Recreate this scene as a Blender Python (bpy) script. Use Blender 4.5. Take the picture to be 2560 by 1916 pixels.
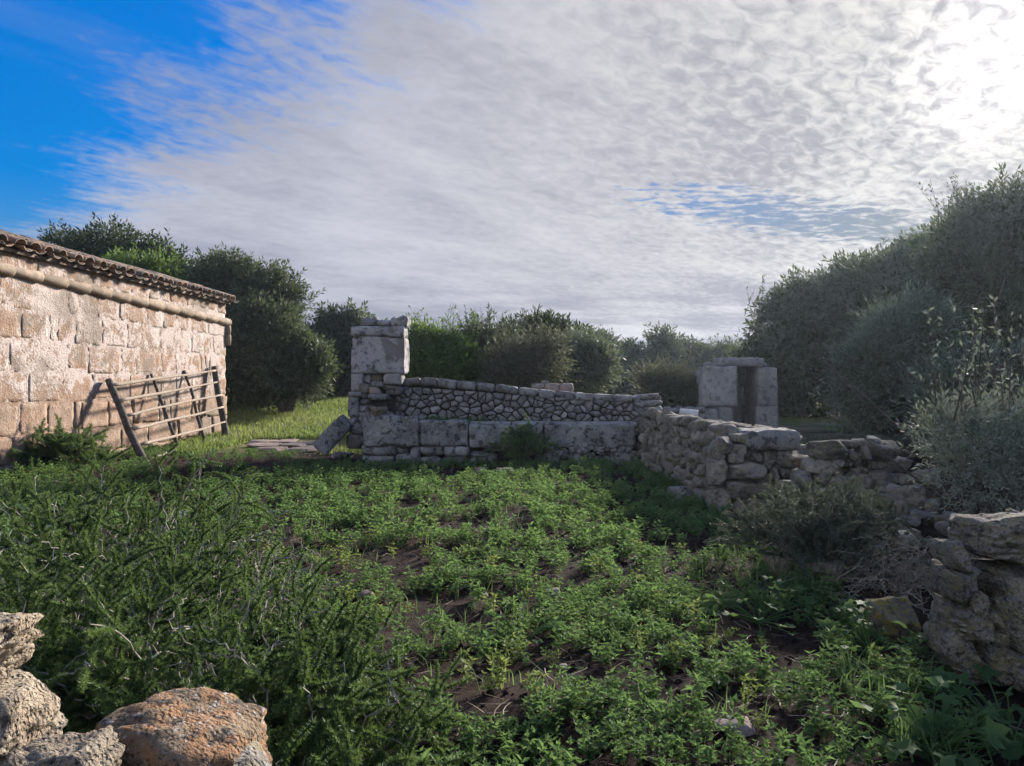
import bpy, bmesh, math, random
import numpy as np
from mathutils import Vector, Matrix

for _o in list(bpy.data.objects):
    bpy.data.objects.remove(_o)
SC = bpy.context.scene
COL = SC.collection
R = math.radians

# ------------------------------------------------------------------ camera
CAMH = 1.25          # eye height above the field
FPX = 1850.0         # focal length in pixels of the 2560-wide photograph
cam_d = bpy.data.cameras.new('camera')
cam_d.sensor_width = 36.0
cam_d.lens = 36.0 * FPX / 2560.0
cam_d.clip_start = 0.05
cam_d.clip_end = 3000.0
cam = bpy.data.objects.new('camera', cam_d)
cam.location = (0, 0, CAMH)
cam.rotation_euler = (R(90), 0, 0)
COL.objects.link(cam)
SC.camera = cam

SC.view_settings.view_transform = 'Standard'
SC.view_settings.look = 'None'
SC.view_settings.gamma = 1.0
SC.view_settings.use_curve_mapping = False
SC.view_settings.exposure = 1.3
SC.cycles.use_adaptive_sampling = True
SC.cycles.adaptive_threshold = 0.02
SC.cycles.max_bounces = 6
SC.cycles.diffuse_bounces = 3
SC.cycles.glossy_bounces = 2
SC.cycles.transmission_bounces = 3
SC.cycles.transparent_max_bounces = 4
SC.cycles.volume_bounces = 0
SC.cycles.caustics_reflective = False
SC.cycles.caustics_refractive = False

# ------------------------------------------------------------------ sun and sky
SUN_AZ, SUN_EL = R(33.6), R(20.5)      # to the right of the view direction, above the horizon
SDIR = Vector((math.sin(SUN_AZ) * math.cos(SUN_EL), math.cos(SUN_AZ) * math.cos(SUN_EL), math.sin(SUN_EL)))
sun_d = bpy.data.lights.new('sun', 'SUN')
sun_d.energy = 5.0
sun_d.angle = R(7.0)
sun_d.color = (1.0, 0.925, 0.85)
sun = bpy.data.objects.new('sun', sun_d)
sun.rotation_euler = (-SDIR).to_track_quat('-Z', 'Y').to_euler()
sun.location = (12, 20, 14)
COL.objects.link(sun)


class NT:
    """tiny node-tree writer"""
    def __init__(s, tree):
        s.t = tree
        s.t.nodes.clear()

    def n(s, typ, props=None, ins=None):
        nd = s.t.nodes.new(typ)
        for k, v in (props or {}).items():
            setattr(nd, k, v)
        for k, v in (ins or {}).items():
            s.set(nd.inputs[k], v)
        return nd

    def set(s, sock, v):
        if isinstance(v, bpy.types.NodeSocket):
            s.t.links.new(v, sock)
        elif isinstance(v, bpy.types.Node):
            s.t.links.new(v.outputs[0], sock)
        else:
            if hasattr(sock.default_value, '__len__') and len(sock.default_value) == 4 and len(v) == 3:
                v = (*v, 1.0)
            sock.default_value = v

    def math(s, op, a, b=0.0, c=None, clamp=False):
        d = {0: a, 1: b}
        if c is not None:
            d[2] = c
        return s.n('ShaderNodeMath', {'operation': op, 'use_clamp': clamp}, d).outputs[0]

    def vmath(s, op, a, b=None):
        d = {0: a}
        if b is not None:
            d[1] = b
        nd = s.n('ShaderNodeVectorMath', {'operation': op}, d)
        return nd.outputs['Value'] if op in ('DOT_PRODUCT', 'LENGTH', 'DISTANCE') else nd.outputs[0]

    def noise(s, vec, scale, detail=4.0, rough=0.55, dist=0.0):
        return s.n('ShaderNodeTexNoise', None, {'Vector': vec, 'Scale': scale, 'Detail': detail, 'Roughness': rough, 'Distortion': dist}).outputs['Fac']

    def voro(s, vec, scale, feature='F1', out='Distance'):
        return s.n('ShaderNodeTexVoronoi', {'feature': feature}, {'Vector': vec, 'Scale': scale}).outputs[out]

    def step(s, x, lo, hi, a=0.0, b=1.0):
        return s.n('ShaderNodeMapRange', {'interpolation_type': 'SMOOTHSTEP'}, {0: x, 1: lo, 2: hi, 3: a, 4: b}).outputs[0]

    def mix(s, f, a, b, typ='MIX'):
        nd = s.n('ShaderNodeMix', {'data_type': 'RGBA', 'blend_type': typ, 'clamp_factor': True})
        s.set(nd.inputs[0], f); s.set(nd.inputs[6], a); s.set(nd.inputs[7], b)
        return nd.outputs[2]

    def xyz(s, x, y, z):
        return s.n('ShaderNodeCombineXYZ', None, {0: x, 1: y, 2: z}).outputs[0]


world = bpy.data.worlds.new('World')
SC.world = world
world.use_nodes = True
w = NT(world.node_tree)
tc = w.n('ShaderNodeTexCoord').outputs['Generated']
sky = w.n('ShaderNodeTexSky')
sky.sky_type = 'NISHITA'
sky.sun_disc = False
sky.sun_elevation = SUN_EL
sky.sun_rotation = SUN_AZ
sky.altitude = 50.0
sky.air_density = 1.0
sky.dust_density = 0.35
sky.ozone_density = 3.0
sky_c = w.n('ShaderNodeHueSaturation', None, {'Hue': 0.515, 'Saturation': 1.6, 'Value': 1.1, 'Color': sky})
# very bright sky towards the sun is rolled off, as the camera does
s_sc = w.n('ShaderNodeVectorMath', {'operation': 'SCALE'}, {0: sky_c.outputs[0], 3: 1.0}).outputs[0]
s_l = w.vmath('DOT_PRODUCT', s_sc, (0.2, 0.5, 0.3))
s_k = w.math('DIVIDE', 1.0, w.math('ADD', 1.0, w.math('POWER', w.math('MULTIPLY', s_l, 0.5), 1.35)))
s_c = w.n('ShaderNodeVectorMath', {'operation': 'SCALE'}, {0: s_sc, 3: s_k}).outputs[0]
bg_sky = w.n('ShaderNodeBackground', None, {'Color': s_c, 'Strength': 0.13})
# a high sheet of altocumulus: the view direction is carried up to a level cloud deck
dn = w.vmath('NORMALIZE', tc)
sx = w.n('ShaderNodeSeparateXYZ', None, {0: dn})
up = w.math('ADD', w.math('MAXIMUM', sx.outputs[2], 0.0), 0.12)
px = w.math('DIVIDE', sx.outputs[0], up)
py = w.math('DIVIDE', sx.outputs[1], up)
ca = w.math('ADD', w.math('MULTIPLY', px, 0.68), w.math('MULTIPLY', py, 0.73))      # along the streaks
cb = w.math('ADD', w.math('MULTIPLY', px, -0.73), w.math('MULTIPLY', py, 0.68))     # across them
v_iso = w.xyz(px, py, 0.0)
v_str = w.xyz(w.math('MULTIPLY', ca, 0.8), w.math('MULTIPLY', cb, 2.0), 3.7)
v_fib = w.xyz(w.math('MULTIPLY', ca, 2.4), w.math('MULTIPLY', cb, 5.0), 8.1)
n_str = w.noise(v_str, 1.3, 4.0, 0.6, 0.3)
n_fib = w.noise(v_fib, 1.2, 4.0, 0.6, 0.9)
n_big = w.noise(w.xyz(px, py, 5.0), 0.8, 4.0, 0.55, 0.2)
n_puf = w.noise(w.xyz(w.math('MULTIPLY', ca, 0.8), w.math('MULTIPLY', cb, 1.25), 2.0), 19.0, 4.0, 0.55, 0.5)
n_rip = w.noise(w.xyz(w.math('MULTIPLY', px, 0.55), py, 9.0), 20.0, 3.0, 0.6, 0.4)
# where the sheet ends (clear sky beyond it)
edge = w.math('SUBTRACT', ca, 0.72)
e1 = w.math('ADD', w.math('MULTIPLY', edge, 1.55), w.math('MULTIPLY', w.math('SUBTRACT', n_str, 0.5), 1.55))
e1 = w.math('ADD', e1, w.math('MULTIPLY', w.math('SUBTRACT', n_fib, 0.5), 0.5))
e1 = w.math('ADD', e1, w.math('MULTIPLY', w.math('SUBTRACT', n_puf, 0.5), 0.75))
cover = w.step(e1, -0.15, 0.7)
wisp = w.math('MULTIPLY', w.step(n_str, 0.52, 0.85), 0.3)
cover = w.math('MAXIMUM', cover, wisp)
# broken cloud added over the unseen sky to lift and neutralise shade fill
fill_cloud = w.math('MULTIPLY', w.step(w.math('ADD', n_big, w.math('MULTIPLY', w.math('SUBTRACT', n_puf, 0.5), 0.25)), 0.42, 0.58), w.step(ca, 0.25, -0.25))
cover = w.math('MAXIMUM', cover, fill_cloud)
# a long torn gap in the sheet
gx = w.math('DIVIDE', w.math('SUBTRACT', w.math('ADD', w.math('MULTIPLY', px, 0.97), w.math('MULTIPLY', py, 0.24)), 1.80), 0.80)
gy = w.math('DIVIDE', w.math('SUBTRACT', w.math('ADD', w.math('MULTIPLY', px, -0.24), w.math('MULTIPLY', py, 0.97)), 2.47), 0.27)
gr = w.math('ADD', w.math('MULTIPLY', gx, gx), w.math('MULTIPLY', gy, gy))
gap = w.math('SUBTRACT', 1.0, gr)
gapn = w.math('ADD', gap, w.math('MULTIPLY', w.math('SUBTRACT', n_rip, 0.5), 3.4))
gapn = w.math('ADD', gapn, w.math('MULTIPLY', w.math('SUBTRACT', n_big, 0.5), 1.6))
hole = w.math('MULTIPLY', w.step(gapn, 0.15, 0.95), w.step(gr, 2.6, 1.0))
cover = w.math('MULTIPLY', cover, w.math('SUBTRACT', 1.0, hole))
# thickness: thin cloud lets the sun through, thick cloud is grey underneath
facing = w.vmath('DOT_PRODUCT', dn, tuple(SDIR))
away_fill = w.step(facing, 0.25, -0.35)
facing = w.math('MAXIMUM', facing, 0.0)
near = w.math('POWER', facing, 14.0)
thick = w.math('ADD', w.math('MULTIPLY', n_big, 0.62), w.math('MULTIPLY', n_str, 0.5))
thick = w.math('ADD', thick, w.math('MULTIPLY', w.math('SUBTRACT', n_puf, 0.5), w.math('ADD', 0.15, w.math('MULTIPLY', near, 1.15))))
thick = w.math('ADD', thick, w.math('MULTIPLY', w.math('SUBTRACT', n_rip, 0.5), 0.14))
low = w.step(sx.outputs[2], 0.21, 0.02)
band = w.noise(w.xyz(w.math('MULTIPLY', px, 0.35), w.math('MULTIPLY', py, 1.0), 1.0), 1.5, 3.0, 0.5)
thick = w.math('ADD', thick, w.math('MULTIPLY', low, w.math('MULTIPLY', w.math('SUBTRACT', band, 0.42), 2.4)))
tk = w.step(thick, 0.31, 0.86)
c_lit = w.mix(w.math('POWER', facing, 5.0), (0.47, 0.49, 0.57), (0.64, 0.625, 0.60))
c_dim = w.mix(w.math('POWER', facing, 5.0), (0.245, 0.26, 0.345), (0.31, 0.31, 0.345))
c_lit = w.mix(away_fill, c_lit, (1.18, 1.20, 1.25))  # unseen clouds opposite the sun, brightened as added fill
c_dim = w.mix(away_fill, c_dim, (0.76, 0.79, 0.86))
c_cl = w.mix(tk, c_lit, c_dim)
glow = w.math('ADD', w.math('MULTIPLY', w.math('POWER', facing, 45.0), 0.04), w.math('MULTIPLY', w.math('POWER', facing, 420.0), 0.75))
glow = w.math('MULTIPLY', glow, w.math('SUBTRACT', 1.15, w.math('MULTIPLY', tk, 0.8)))
c_cl = w.mix(1.0, c_cl, w.n('ShaderNodeVectorMath', {'operation': 'SCALE'}, {0: (1.0, 0.95, 0.87), 3: glow}).outputs[0], 'ADD')
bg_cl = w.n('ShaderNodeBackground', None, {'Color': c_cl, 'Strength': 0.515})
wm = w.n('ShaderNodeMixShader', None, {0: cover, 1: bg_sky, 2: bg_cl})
w.n('ShaderNodeOutputWorld', None, {0: wm})
world.cycles.sampling_method = 'MANUAL'
world.cycles.sample_map_resolution = 1024

# ------------------------------------------------------------------ helpers
def at(u, v, d):
    """the point seen at pixel (u, v) of the 2560-wide photograph, d metres out"""
    return np.array([(u - 1280.0) / FPX * d, d, CAMH - (v - 958.0) / FPX * d])


def link(o):
    COL.objects.link(o)
    return o


def mesh_np(name, V, F, mat, tint=None, smooth=False):
    """V (n,3); F (m,3|4) array or list of such arrays"""
    me = bpy.data.meshes.new(name)
    Fs = F if isinstance(F, list) else [F]
    Fs = [np.asarray(f, dtype=np.int32) for f in Fs if len(f)]
    V = np.ascontiguousarray(V, dtype=np.float32)
    me.vertices.add(len(V))
    me.vertices.foreach_set('co', V.ravel())
    flat = np.concatenate([f.ravel() for f in Fs])
    tot = np.concatenate([np.full(len(f), f.shape[1], dtype=np.int32) for f in Fs])
    start = np.concatenate([[0], np.cumsum(tot)[:-1]]).astype(np.int32)
    me.loops.add(len(flat))
    me.loops.foreach_set('vertex_index', flat)
    me.polygons.add(len(tot))
    me.polygons.foreach_set('loop_start', start)
    me.polygons.foreach_set('use_smooth', np.full(len(tot), bool(smooth)))
    if tint is not None:
        a = me.attributes.new('tint', 'FLOAT', 'POINT')
        a.data.foreach_set('value', np.ascontiguousarray(tint, dtype=np.float32))
    me.update(calc_edges=True)
    me.validate()
    if mat:
        me.materials.append(mat)
    return me


def obj(name, me, parent=None, loc=None, kind=None):
    o = link(bpy.data.objects.new(name, me))
    if parent is not None:
        o.parent = parent
    if loc is not None:
        o.location = loc
    if kind:
        o['kind'] = kind
    return o


def tag(o, label, cat, group=None):
    o['label'] = label
    o['category'] = cat
    if 'kind' not in o:
        o['kind'] = 'thing'
    if group:
        o['group'] = group
    return o


def thing(name, label, cat, loc=(0, 0, 0), rz=0.0, group=None):
    o = link(bpy.data.objects.new(name, None))
    o.empty_display_size = 0.2
    o.location = loc
    o.rotation_euler = (0, 0, rz)
    return tag(o, label, cat, group)


def _hash(ix, iy, iz, seed):
    h = (ix * 374761393 + iy * 668265263 + iz * 2147483647 + seed * 144269504) & 0xffffffff
    h = ((h ^ (h >> 13)) * 1274126177) & 0xffffffff
    h = ((h ^ (h >> 16)) * 2246822519) & 0xffffffff
    return ((h ^ (h >> 15)) & 0xffff) / 65535.0


def vnoise(P, seed=0):
    P = np.asarray(P, dtype=np.float64)
    i = np.floor(P).astype(np.int64)
    f = P - i
    f = f * f * (3 - 2 * f)
    r = 0
    for dx in (0, 1):
        for dy in (0, 1):
            for dz in (0, 1):
                wgt = (f[:, 0] if dx else 1 - f[:, 0]) * (f[:, 1] if dy else 1 - f[:, 1]) * (f[:, 2] if dz else 1 - f[:, 2])
                r = r + wgt * _hash(i[:, 0] + dx, i[:, 1] + dy, i[:, 2] + dz, seed)
    return r * 2 - 1


def fbm(P, seed=0, oct=3, gain=0.5):
    P = np.asarray(P, dtype=np.float64)
    a, s, t = 1.0, 0.0, 0.0
    for k in range(oct):
        s = s + a * vnoise(P * (2.03 ** k) + 17.3 * k, seed + k * 31)
        t += a
        a *= gain
    return s / t


_ico = {}
def ico(sub):
    if sub not in _ico:
        bm = bmesh.new()
        bmesh.ops.create_icosphere(bm, subdivisions=sub, radius=1.0)
        bm.verts.ensure_lookup_table()
        V = np.array([v.co[:] for v in bm.verts])
        F = np.array([[v.index for v in f.verts] for f in bm.faces])
        bm.free()
        _ico[sub] = (V, F)
    return _ico[sub]


def rock_geo(seed, dims, sub=3, boxy=0.6, rough=0.07, p=28.0, planes=10, strata=0.0):
    """an angular stone filling about dims (full extents)"""
    rng = np.random.default_rng(seed)
    D, F = ico(sub)
    N = rng.normal(size=(planes, 3))
    N /= np.linalg.norm(N, axis=1)[:, None]
    dist = rng.uniform(0.72, 1.05, planes)
    A = np.array([[1, 0, 0], [-1, 0, 0], [0, 1, 0], [0, -1, 0], [0, 0, 1], [0, 0, -1]], float)
    A = A + rng.normal(size=A.shape) * 0.16
    A /= np.linalg.norm(A, axis=1)[:, None]
    Nn = np.vstack([A, N])
    dd = np.concatenate([np.full(6, 1.0 - 0.28 * boxy), dist])
    q = np.clip(D @ Nn.T, 0, None) / dd
    r = (q ** p).sum(1) ** (-1.0 / p)
    V = D * r[:, None]
    V = V * (1 + rough * 1.6 * fbm(V * 1.9 + seed * 3.1, seed, 4, 0.6))[:, None]
    if strata:
        rid = 1 - np.abs(fbm(V * np.array([1.3, 1.3, 3.6]) + seed, seed + 3, 3, 0.55)) * 2
        V = V * (1 - strata * np.clip(rid, 0, 1) ** 3)[:, None]
        V = V * (1 + 0.35 * strata * fbm(V * 7.0 + seed, seed + 8, 3, 0.6))[:, None]
    mx, mn = V.max(0), V.min(0)
    V = (V - (mx + mn) / 2) / (mx - mn) * np.asarray(dims)
    return V, F


_rock_cache = {}
def rock_mesh(name, seed, dims, mat, sub=3, **k):
    V, F = rock_geo(seed, dims, sub, **k)
    return mesh_np(name, V, F, mat, smooth=True)


def rot_z(V, a):
    c, s = math.cos(a), math.sin(a)
    return V @ np.array([[c, s, 0], [-s, c, 0], [0, 0, 1]])


def rot_y(V, a):
    c, s = math.cos(a), math.sin(a)
    return V @ np.array([[c, 0, -s], [0, 1, 0], [s, 0, c]])


def rot_x(V, a):
    c, s = math.cos(a), math.sin(a)
    return V @ np.array([[1, 0, 0], [0, c, s], [0, -s, c]])


def box_geo(sx, sy, sz, cell=0.1, bevel=0.02, rough=0.01, seed=0, freq=6.0, chip=0.0):
    """a worn stone block: rounded, uneven box centred on the origin"""
    n = [max(2, int(round(s / cell))) for s in (sx, sy, sz)]
    h = np.array([sx, sy, sz]) / 2
    Vs, Fs, off = [], [], 0
    for ax in range(3):
        b, c = (ax + 1) % 3, (ax + 2) % 3
        for sg in (-1, 1):
            g1, g2 = np.meshgrid(np.linspace(-1, 1, n[b] + 1), np.linspace(-1, 1, n[c] + 1), indexing='ij')
            P = np.zeros((g1.size, 3))
            P[:, ax] = sg
            P[:, b] = g1.ravel()
            P[:, c] = g2.ravel()
            i = np.arange(g1.size).reshape(g1.shape)
            q = np.stack([i[:-1, :-1], i[1:, :-1], i[1:, 1:], i[:-1, 1:]], -1).reshape(-1, 4)
            if sg < 0:
                q = q[:, ::-1]
            Vs.append(P); Fs.append(q + off); off += len(P)
    V = np.vstack(Vs); F = np.vstack(Fs)
    key = np.round(V * 1000).astype(int)
    _, idx, inv = np.unique(key, axis=0, return_index=True, return_inverse=True)
    V = V[idx]; F = inv.ravel()[F]
    Pw = V * h
    # pull the outermost ring in a little so that the rounding has geometry to bend
    inner = np.clip(Pw, -(h - bevel), h - bevel)
    dlt = Pw - inner
    L = np.linalg.norm(dlt, axis=1)
    m = L > 1e-9
    Pw[m] = inner[m] + dlt[m] / L[m][:, None] * bevel
    dirn = dlt.copy()
    dirn[m] /= L[m][:, None]
    nz = fbm(Pw * freq + seed * 7.7, seed, 4, 0.55)
    Pw = Pw + dirn * (rough * nz)[:, None]
    if chip > 0:
        e = np.clip((np.abs(V) > 0.99).sum(1) - 1, 0, 2)
        c = np.clip(fbm(Pw * freq * 0.8 + seed * 3.3 + 50, seed + 9, 2), 0, 1) * e
        Pw = Pw - np.sign(V) * (c * chip)[:, None]
    return Pw, F


def block(name, c, dims, mat, parent, seed, cell=0.1, bevel=0.02, rough=0.012, freq=6.0, chip=0.02, rx=0, ry=0, rz=0):
    V, F = box_geo(*dims, cell=cell, bevel=bevel, rough=rough, seed=seed, freq=freq, chip=chip)
    if rx: V = rot_x(V, rx)
    if ry: V = rot_y(V, ry)
    if rz: V = rot_z(V, rz)
    return obj(name, mesh_np(name, V, F, mat, smooth=True), parent, c)


def tube_geo(P, rad, seg=8, seed=None, knob=0.0):
    P = np.asarray(P, float)
    rad = np.broadcast_to(np.asarray(rad, float), (len(P),))
    T = np.gradient(P, axis=0)
    T /= np.linalg.norm(T, axis=1)[:, None] + 1e-12
    ref = np.array([0.31, 0.17, 0.93])
    if abs(T[0] @ ref) > 0.9:
        ref = np.array([0.95, 0.2, 0.1])
    A = np.cross(T, ref); A /= np.linalg.norm(A, axis=1)[:, None] + 1e-12
    B = np.cross(T, A)
    a = np.linspace(0, 2 * np.pi, seg, endpoint=False)
    ring = A[:, None, :] * np.cos(a)[None, :, None] + B[:, None, :] * np.sin(a)[None, :, None]
    rr = rad[:, None] * np.ones(seg)[None]
    V = P[:, None, :] + ring * rr[..., None]
    V = V.reshape(-1, 3)
    if knob:
        V = V + ring.reshape(-1, 3) * (knob * fbm(V * 14, seed or 0, 3))[:, None]
    n = len(P)
    i = np.arange(n * seg).reshape(n, seg)
    q = np.stack([i[:-1], np.roll(i[:-1], -1, 1), np.roll(i[1:], -1, 1), i[1:]], -1).reshape(-1, 4)
    V = np.vstack([V, P[:1], P[-1:]])
    t1 = np.stack([np.roll(i[0], -1), i[0], np.full(seg, n * seg)], -1)
    t2 = np.stack([i[-1], np.roll(i[-1], -1), np.full(seg, n * seg + 1)], -1)
    return V, q, np.vstack([t1, t2])


def tube(name, P, rad, mat, parent, seg=8, seed=0, knob=0.0, smooth=True):
    V, q, t = tube_geo(P, rad, seg, seed, knob)
    return obj(name, mesh_np(name, V, [q, t], mat, smooth=smooth), parent)


class Soup:
    """collects many tiny pieces into one mesh"""
    def __init__(s):
        s.V, s.F3, s.F4, s.T, s.n = [], [], [], [], 0

    def add(s, V, F3=None, F4=None, tint=0.5):
        V = np.asarray(V, float).reshape(-1, 3)
        s.V.append(V)
        s.T.append(np.broadcast_to(np.asarray(tint, float), (len(V),)))
        if F3 is not None and len(F3): s.F3.append(np.asarray(F3) + s.n)
        if F4 is not None and len(F4): s.F4.append(np.asarray(F4) + s.n)
        s.n += len(V)

    def many(s, pv, pf, M, loc, tint):
        """proto verts pv (k,3), faces pf (m,n), rotations*scale M (N,3,3), places (N,3), tint (N,) or (N,k)"""
        N, k = len(loc), len(pv)
        if N == 0:
            return
        V = np.einsum('nij,kj->nki', M, pv) + loc[:, None, :]
        tint = np.asarray(tint, float)
        if tint.ndim == 1:
            tint = np.repeat(tint[:, None], k, 1)
        s.V.append(V.reshape(-1, 3)); s.T.append(tint.reshape(-1))
        F = (pf[None] + (np.arange(N) * k)[:, None, None]).reshape(-1, pf.shape[1]) + s.n
        (s.F3 if pf.shape[1] == 3 else s.F4).append(F)
        s.n += N * k

    def mesh(s, name, mat, smooth=False):
        Fs = []
        if s.F3: Fs.append(np.vstack(s.F3))
        if s.F4: Fs.append(np.vstack(s.F4))
        return mesh_np(name, np.vstack(s.V), Fs, mat, np.concatenate(s.T), smooth)


def frames(ydir, rng, roll=None):
    """rotation matrices whose local +Y is ydir, random roll"""
    Y = ydir / (np.linalg.norm(ydir, axis=1)[:, None] + 1e-12)
    ref = np.where((np.abs(Y[:, 2]) > 0.93)[:, None], np.array([[1.0, 0, 0]]), np.array([[0, 0, 1.0]]))
    X = np.cross(Y, ref); X /= np.linalg.norm(X, axis=1)[:, None]
    Z = np.cross(X, Y)
    a = rng.uniform(0, 2 * np.pi, len(Y)) if roll is None else roll
    c, s_ = np.cos(a)[:, None], np.sin(a)[:, None]
    X2, Z2 = X * c + Z * s_, Z * c - X * s_
    return np.stack([X2, Y, Z2], -1)


# ------------------------------------------------------------------ materials
def new_mat(name):
    m = bpy.data.materials.new(name)
    m.use_nodes = True
    return m, NT(m.node_tree)


def finish(t, col, rough=0.9, height=None, bump=0.5, dist=0.02, spec=0.2):
    p = t.n('ShaderNodeBsdfPrincipled', None, {'Base Color': col, 'Roughness': rough, 'Specular IOR Level': spec})
    if height is not None:
        b = t.n('ShaderNodeBump', None, {'Strength': bump, 'Distance': dist, 'Height': height})
        t.set(p.inputs['Normal'], b.outputs[0])
    t.n('ShaderNodeOutputMaterial', None, {0: p})
    return p


def stone_mat(name, c1, c2, dark=0.6, pale=0.5, orange=0.0, yellow=0.0, sc=1.0, bump=0.55, dist=0.02, pits=0.5, tone=0.35):
    m, t = new_mat(name)
    g = t.n('ShaderNodeNewGeometry')
    pos = g.outputs['Position']
    rnd = t.n('ShaderNodeObjectInfo').outputs['Random']
    off = t.vmath('ADD', pos, t.xyz(t.math('MULTIPLY', rnd, 7.0), 0.0, 0.0))
    n1 = t.noise(off, 3.0 * sc, 3, 0.62)
    n2 = t.noise(off, 11.0 * sc, 5, 0.7)
    n3 = t.noise(pos, 38.0 * sc, 3, 0.65)
    col = t.mix(t.step(n1, 0.3, 0.7), c1, c2)
    k = t.math('ADD', 1.0 - tone / 2, t.math('MULTIPLY', rnd, tone))
    k = t.math('MULTIPLY', k, t.math('ADD', 0.62, t.math('MULTIPLY', n3, 0.76)))
    col = t.n('ShaderNodeVectorMath', {'operation': 'SCALE'}, {0: col, 3: k}).outputs[0]
    big = t.step(t.noise(off, 1.7 * sc, 3, 0.6), 0.48, 0.68)
    col = t.mix(t.math('MULTIPLY', big, dark * 0.55), col, (0.085, 0.08, 0.076))
    if orange:
        col = t.mix(t.math('MULTIPLY', t.step(t.noise(off, 6.0 * sc, 4, 0.6), 0.46, 0.55), orange), col, (0.26, 0.115, 0.045))
    if yellow:
        col = t.mix(t.math('MULTIPLY', t.step(t.noise(off, 9.0 * sc, 4, 0.65, 0.4), 0.46, 0.56), yellow), col, (0.25, 0.2, 0.05))
    if dark:
        col = t.mix(t.math('MULTIPLY', t.step(n2, 0.52, 0.60), dark), col, (0.045, 0.043, 0.042))
    if pale:
        sp = t.noise(off, 17.0 * sc, 4, 0.75, 0.3)
        col = t.mix(t.math('MULTIPLY', t.step(sp, 0.585, 0.625), pale), col, (0.36, 0.355, 0.335))
    vo = t.voro(off, 30.0 * sc)
    h = t.math('ADD', t.math('MULTIPLY', n2, 0.9), t.math('MULTIPLY', n3, 0.5))
    h = t.math('ADD', h, t.math('MULTIPLY', t.step(vo, 0.0, 0.5), 0.3 * pits))
    finish(t, col, 0.93, h, bump, dist, 0.15)
    return m


def leaf_mat(name, ca, cb, trans=0.35, tcol=None, back=None, rough=0.6, spec=0.18):
    m, t = new_mat(name)
    a = t.n('ShaderNodeAttribute', {'attribute_name': 'tint'}).outputs['Fac']
    col = t.mix(a, ca, cb)
    if back:
        bf = t.n('ShaderNodeNewGeometry').outputs['Backfacing']
        col = t.mix(t.math('MULTIPLY', bf, 0.75), col, back)
    p = t.n('ShaderNodeBsdfPrincipled', None, {'Base Color': col, 'Roughness': rough, 'Specular IOR Level': spec})
    tr = t.n('ShaderNodeBsdfTranslucent', None, {'Color': t.mix(0.6, col, tcol) if tcol else col})
    mx = t.n('ShaderNodeMixShader', None, {0: trans, 1: p, 2: tr})
    t.n('ShaderNodeOutputMaterial', None, {0: mx})
    return m


def bark_mat(name, c1, c2, sc=1.0, bump=0.6):
    m, t = new_mat(name)
    pos = t.n('ShaderNodeNewGeometry').outputs['Position']
    n1 = t.noise(pos, 14 * sc, 6, 0.7)
    n2 = t.noise(pos, 60 * sc, 4, 0.6)
    col = t.mix(t.step(n1, 0.3, 0.7), c1, c2)
    finish(t, col, 0.9, t.math('ADD', n1, t.math('MULTIPLY', n2, 0.5)), bump, 0.01, 0.15)
    return m


M = {}
M['wall_stone'] = stone_mat('dry_stone', (0.17, 0.16, 0.15), (0.29, 0.275, 0.255), 0.6, 0.4, sc=1.1, tone=0.6)
M['rubble'] = stone_mat('rubble_stone', (0.145, 0.13, 0.112), (0.25, 0.225, 0.19), 0.6, 0.4, yellow=0.2, sc=1.3, tone=0.6, bump=0.9, dist=0.03)
M['slab'] = stone_mat('trough_stone', (0.15, 0.143, 0.135), (0.26, 0.25, 0.235), 0.9, 0.6, sc=0.8, pits=1.0, bump=0.8)
M['dressed'] = stone_mat('dressed_stone', (0.21, 0.198, 0.185), (0.31, 0.295, 0.275), 0.5, 0.35, sc=0.7, bump=0.7)
M['near_rock'] = stone_mat('near_rock_stone', (0.135, 0.12, 0.10), (0.25, 0.225, 0.19), 0.7, 0.35, yellow=0.3, sc=2.0, bump=1.0, dist=0.03, pits=1.2)
M['boulder'] = stone_mat('orange_boulder_stone', (0.17, 0.12, 0.075), (0.27, 0.205, 0.135), 0.85, 0.75, orange=0.55, sc=2.6, bump=1.0, dist=0.02, pits=1.2)
M['buff'] = stone_mat('buff_boulder_stone', (0.27, 0.21, 0.145), (0.38, 0.32, 0.24), 0.75, 0.3, sc=3.0, bump=1.0, dist=0.025, pits=1.5)
M['yellow_rock'] = stone_mat('yellow_lichen_stone', (0.12, 0.11, 0.085), (0.2, 0.18, 0.13), 0.7, 0.4, yellow=0.95, sc=2.2, bump=0.9, dist=0.02)
M['pink_stone'] = stone_mat('pink_stone', (0.29, 0.21, 0.165), (0.38, 0.30, 0.25), 0.25, 0.3, sc=3.0, bump=0.6)
M['flag'] = stone_mat('flagstone', (0.25, 0.19, 0.155), (0.34, 0.275, 0.23), 0.3, 0.3, sc=1.6, bump=0.6)
M['mossy'] = stone_mat('mossy_kerb_stone', (0.035, 0.042, 0.026), (0.085, 0.088, 0.062), 0.6, 0.2, sc=1.2)
M['rubble_fill'] = stone_mat('rubble_fill_stone', (0.05, 0.045, 0.04), (0.09, 0.082, 0.072), 0.5, 0.1, sc=2.0)

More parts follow.
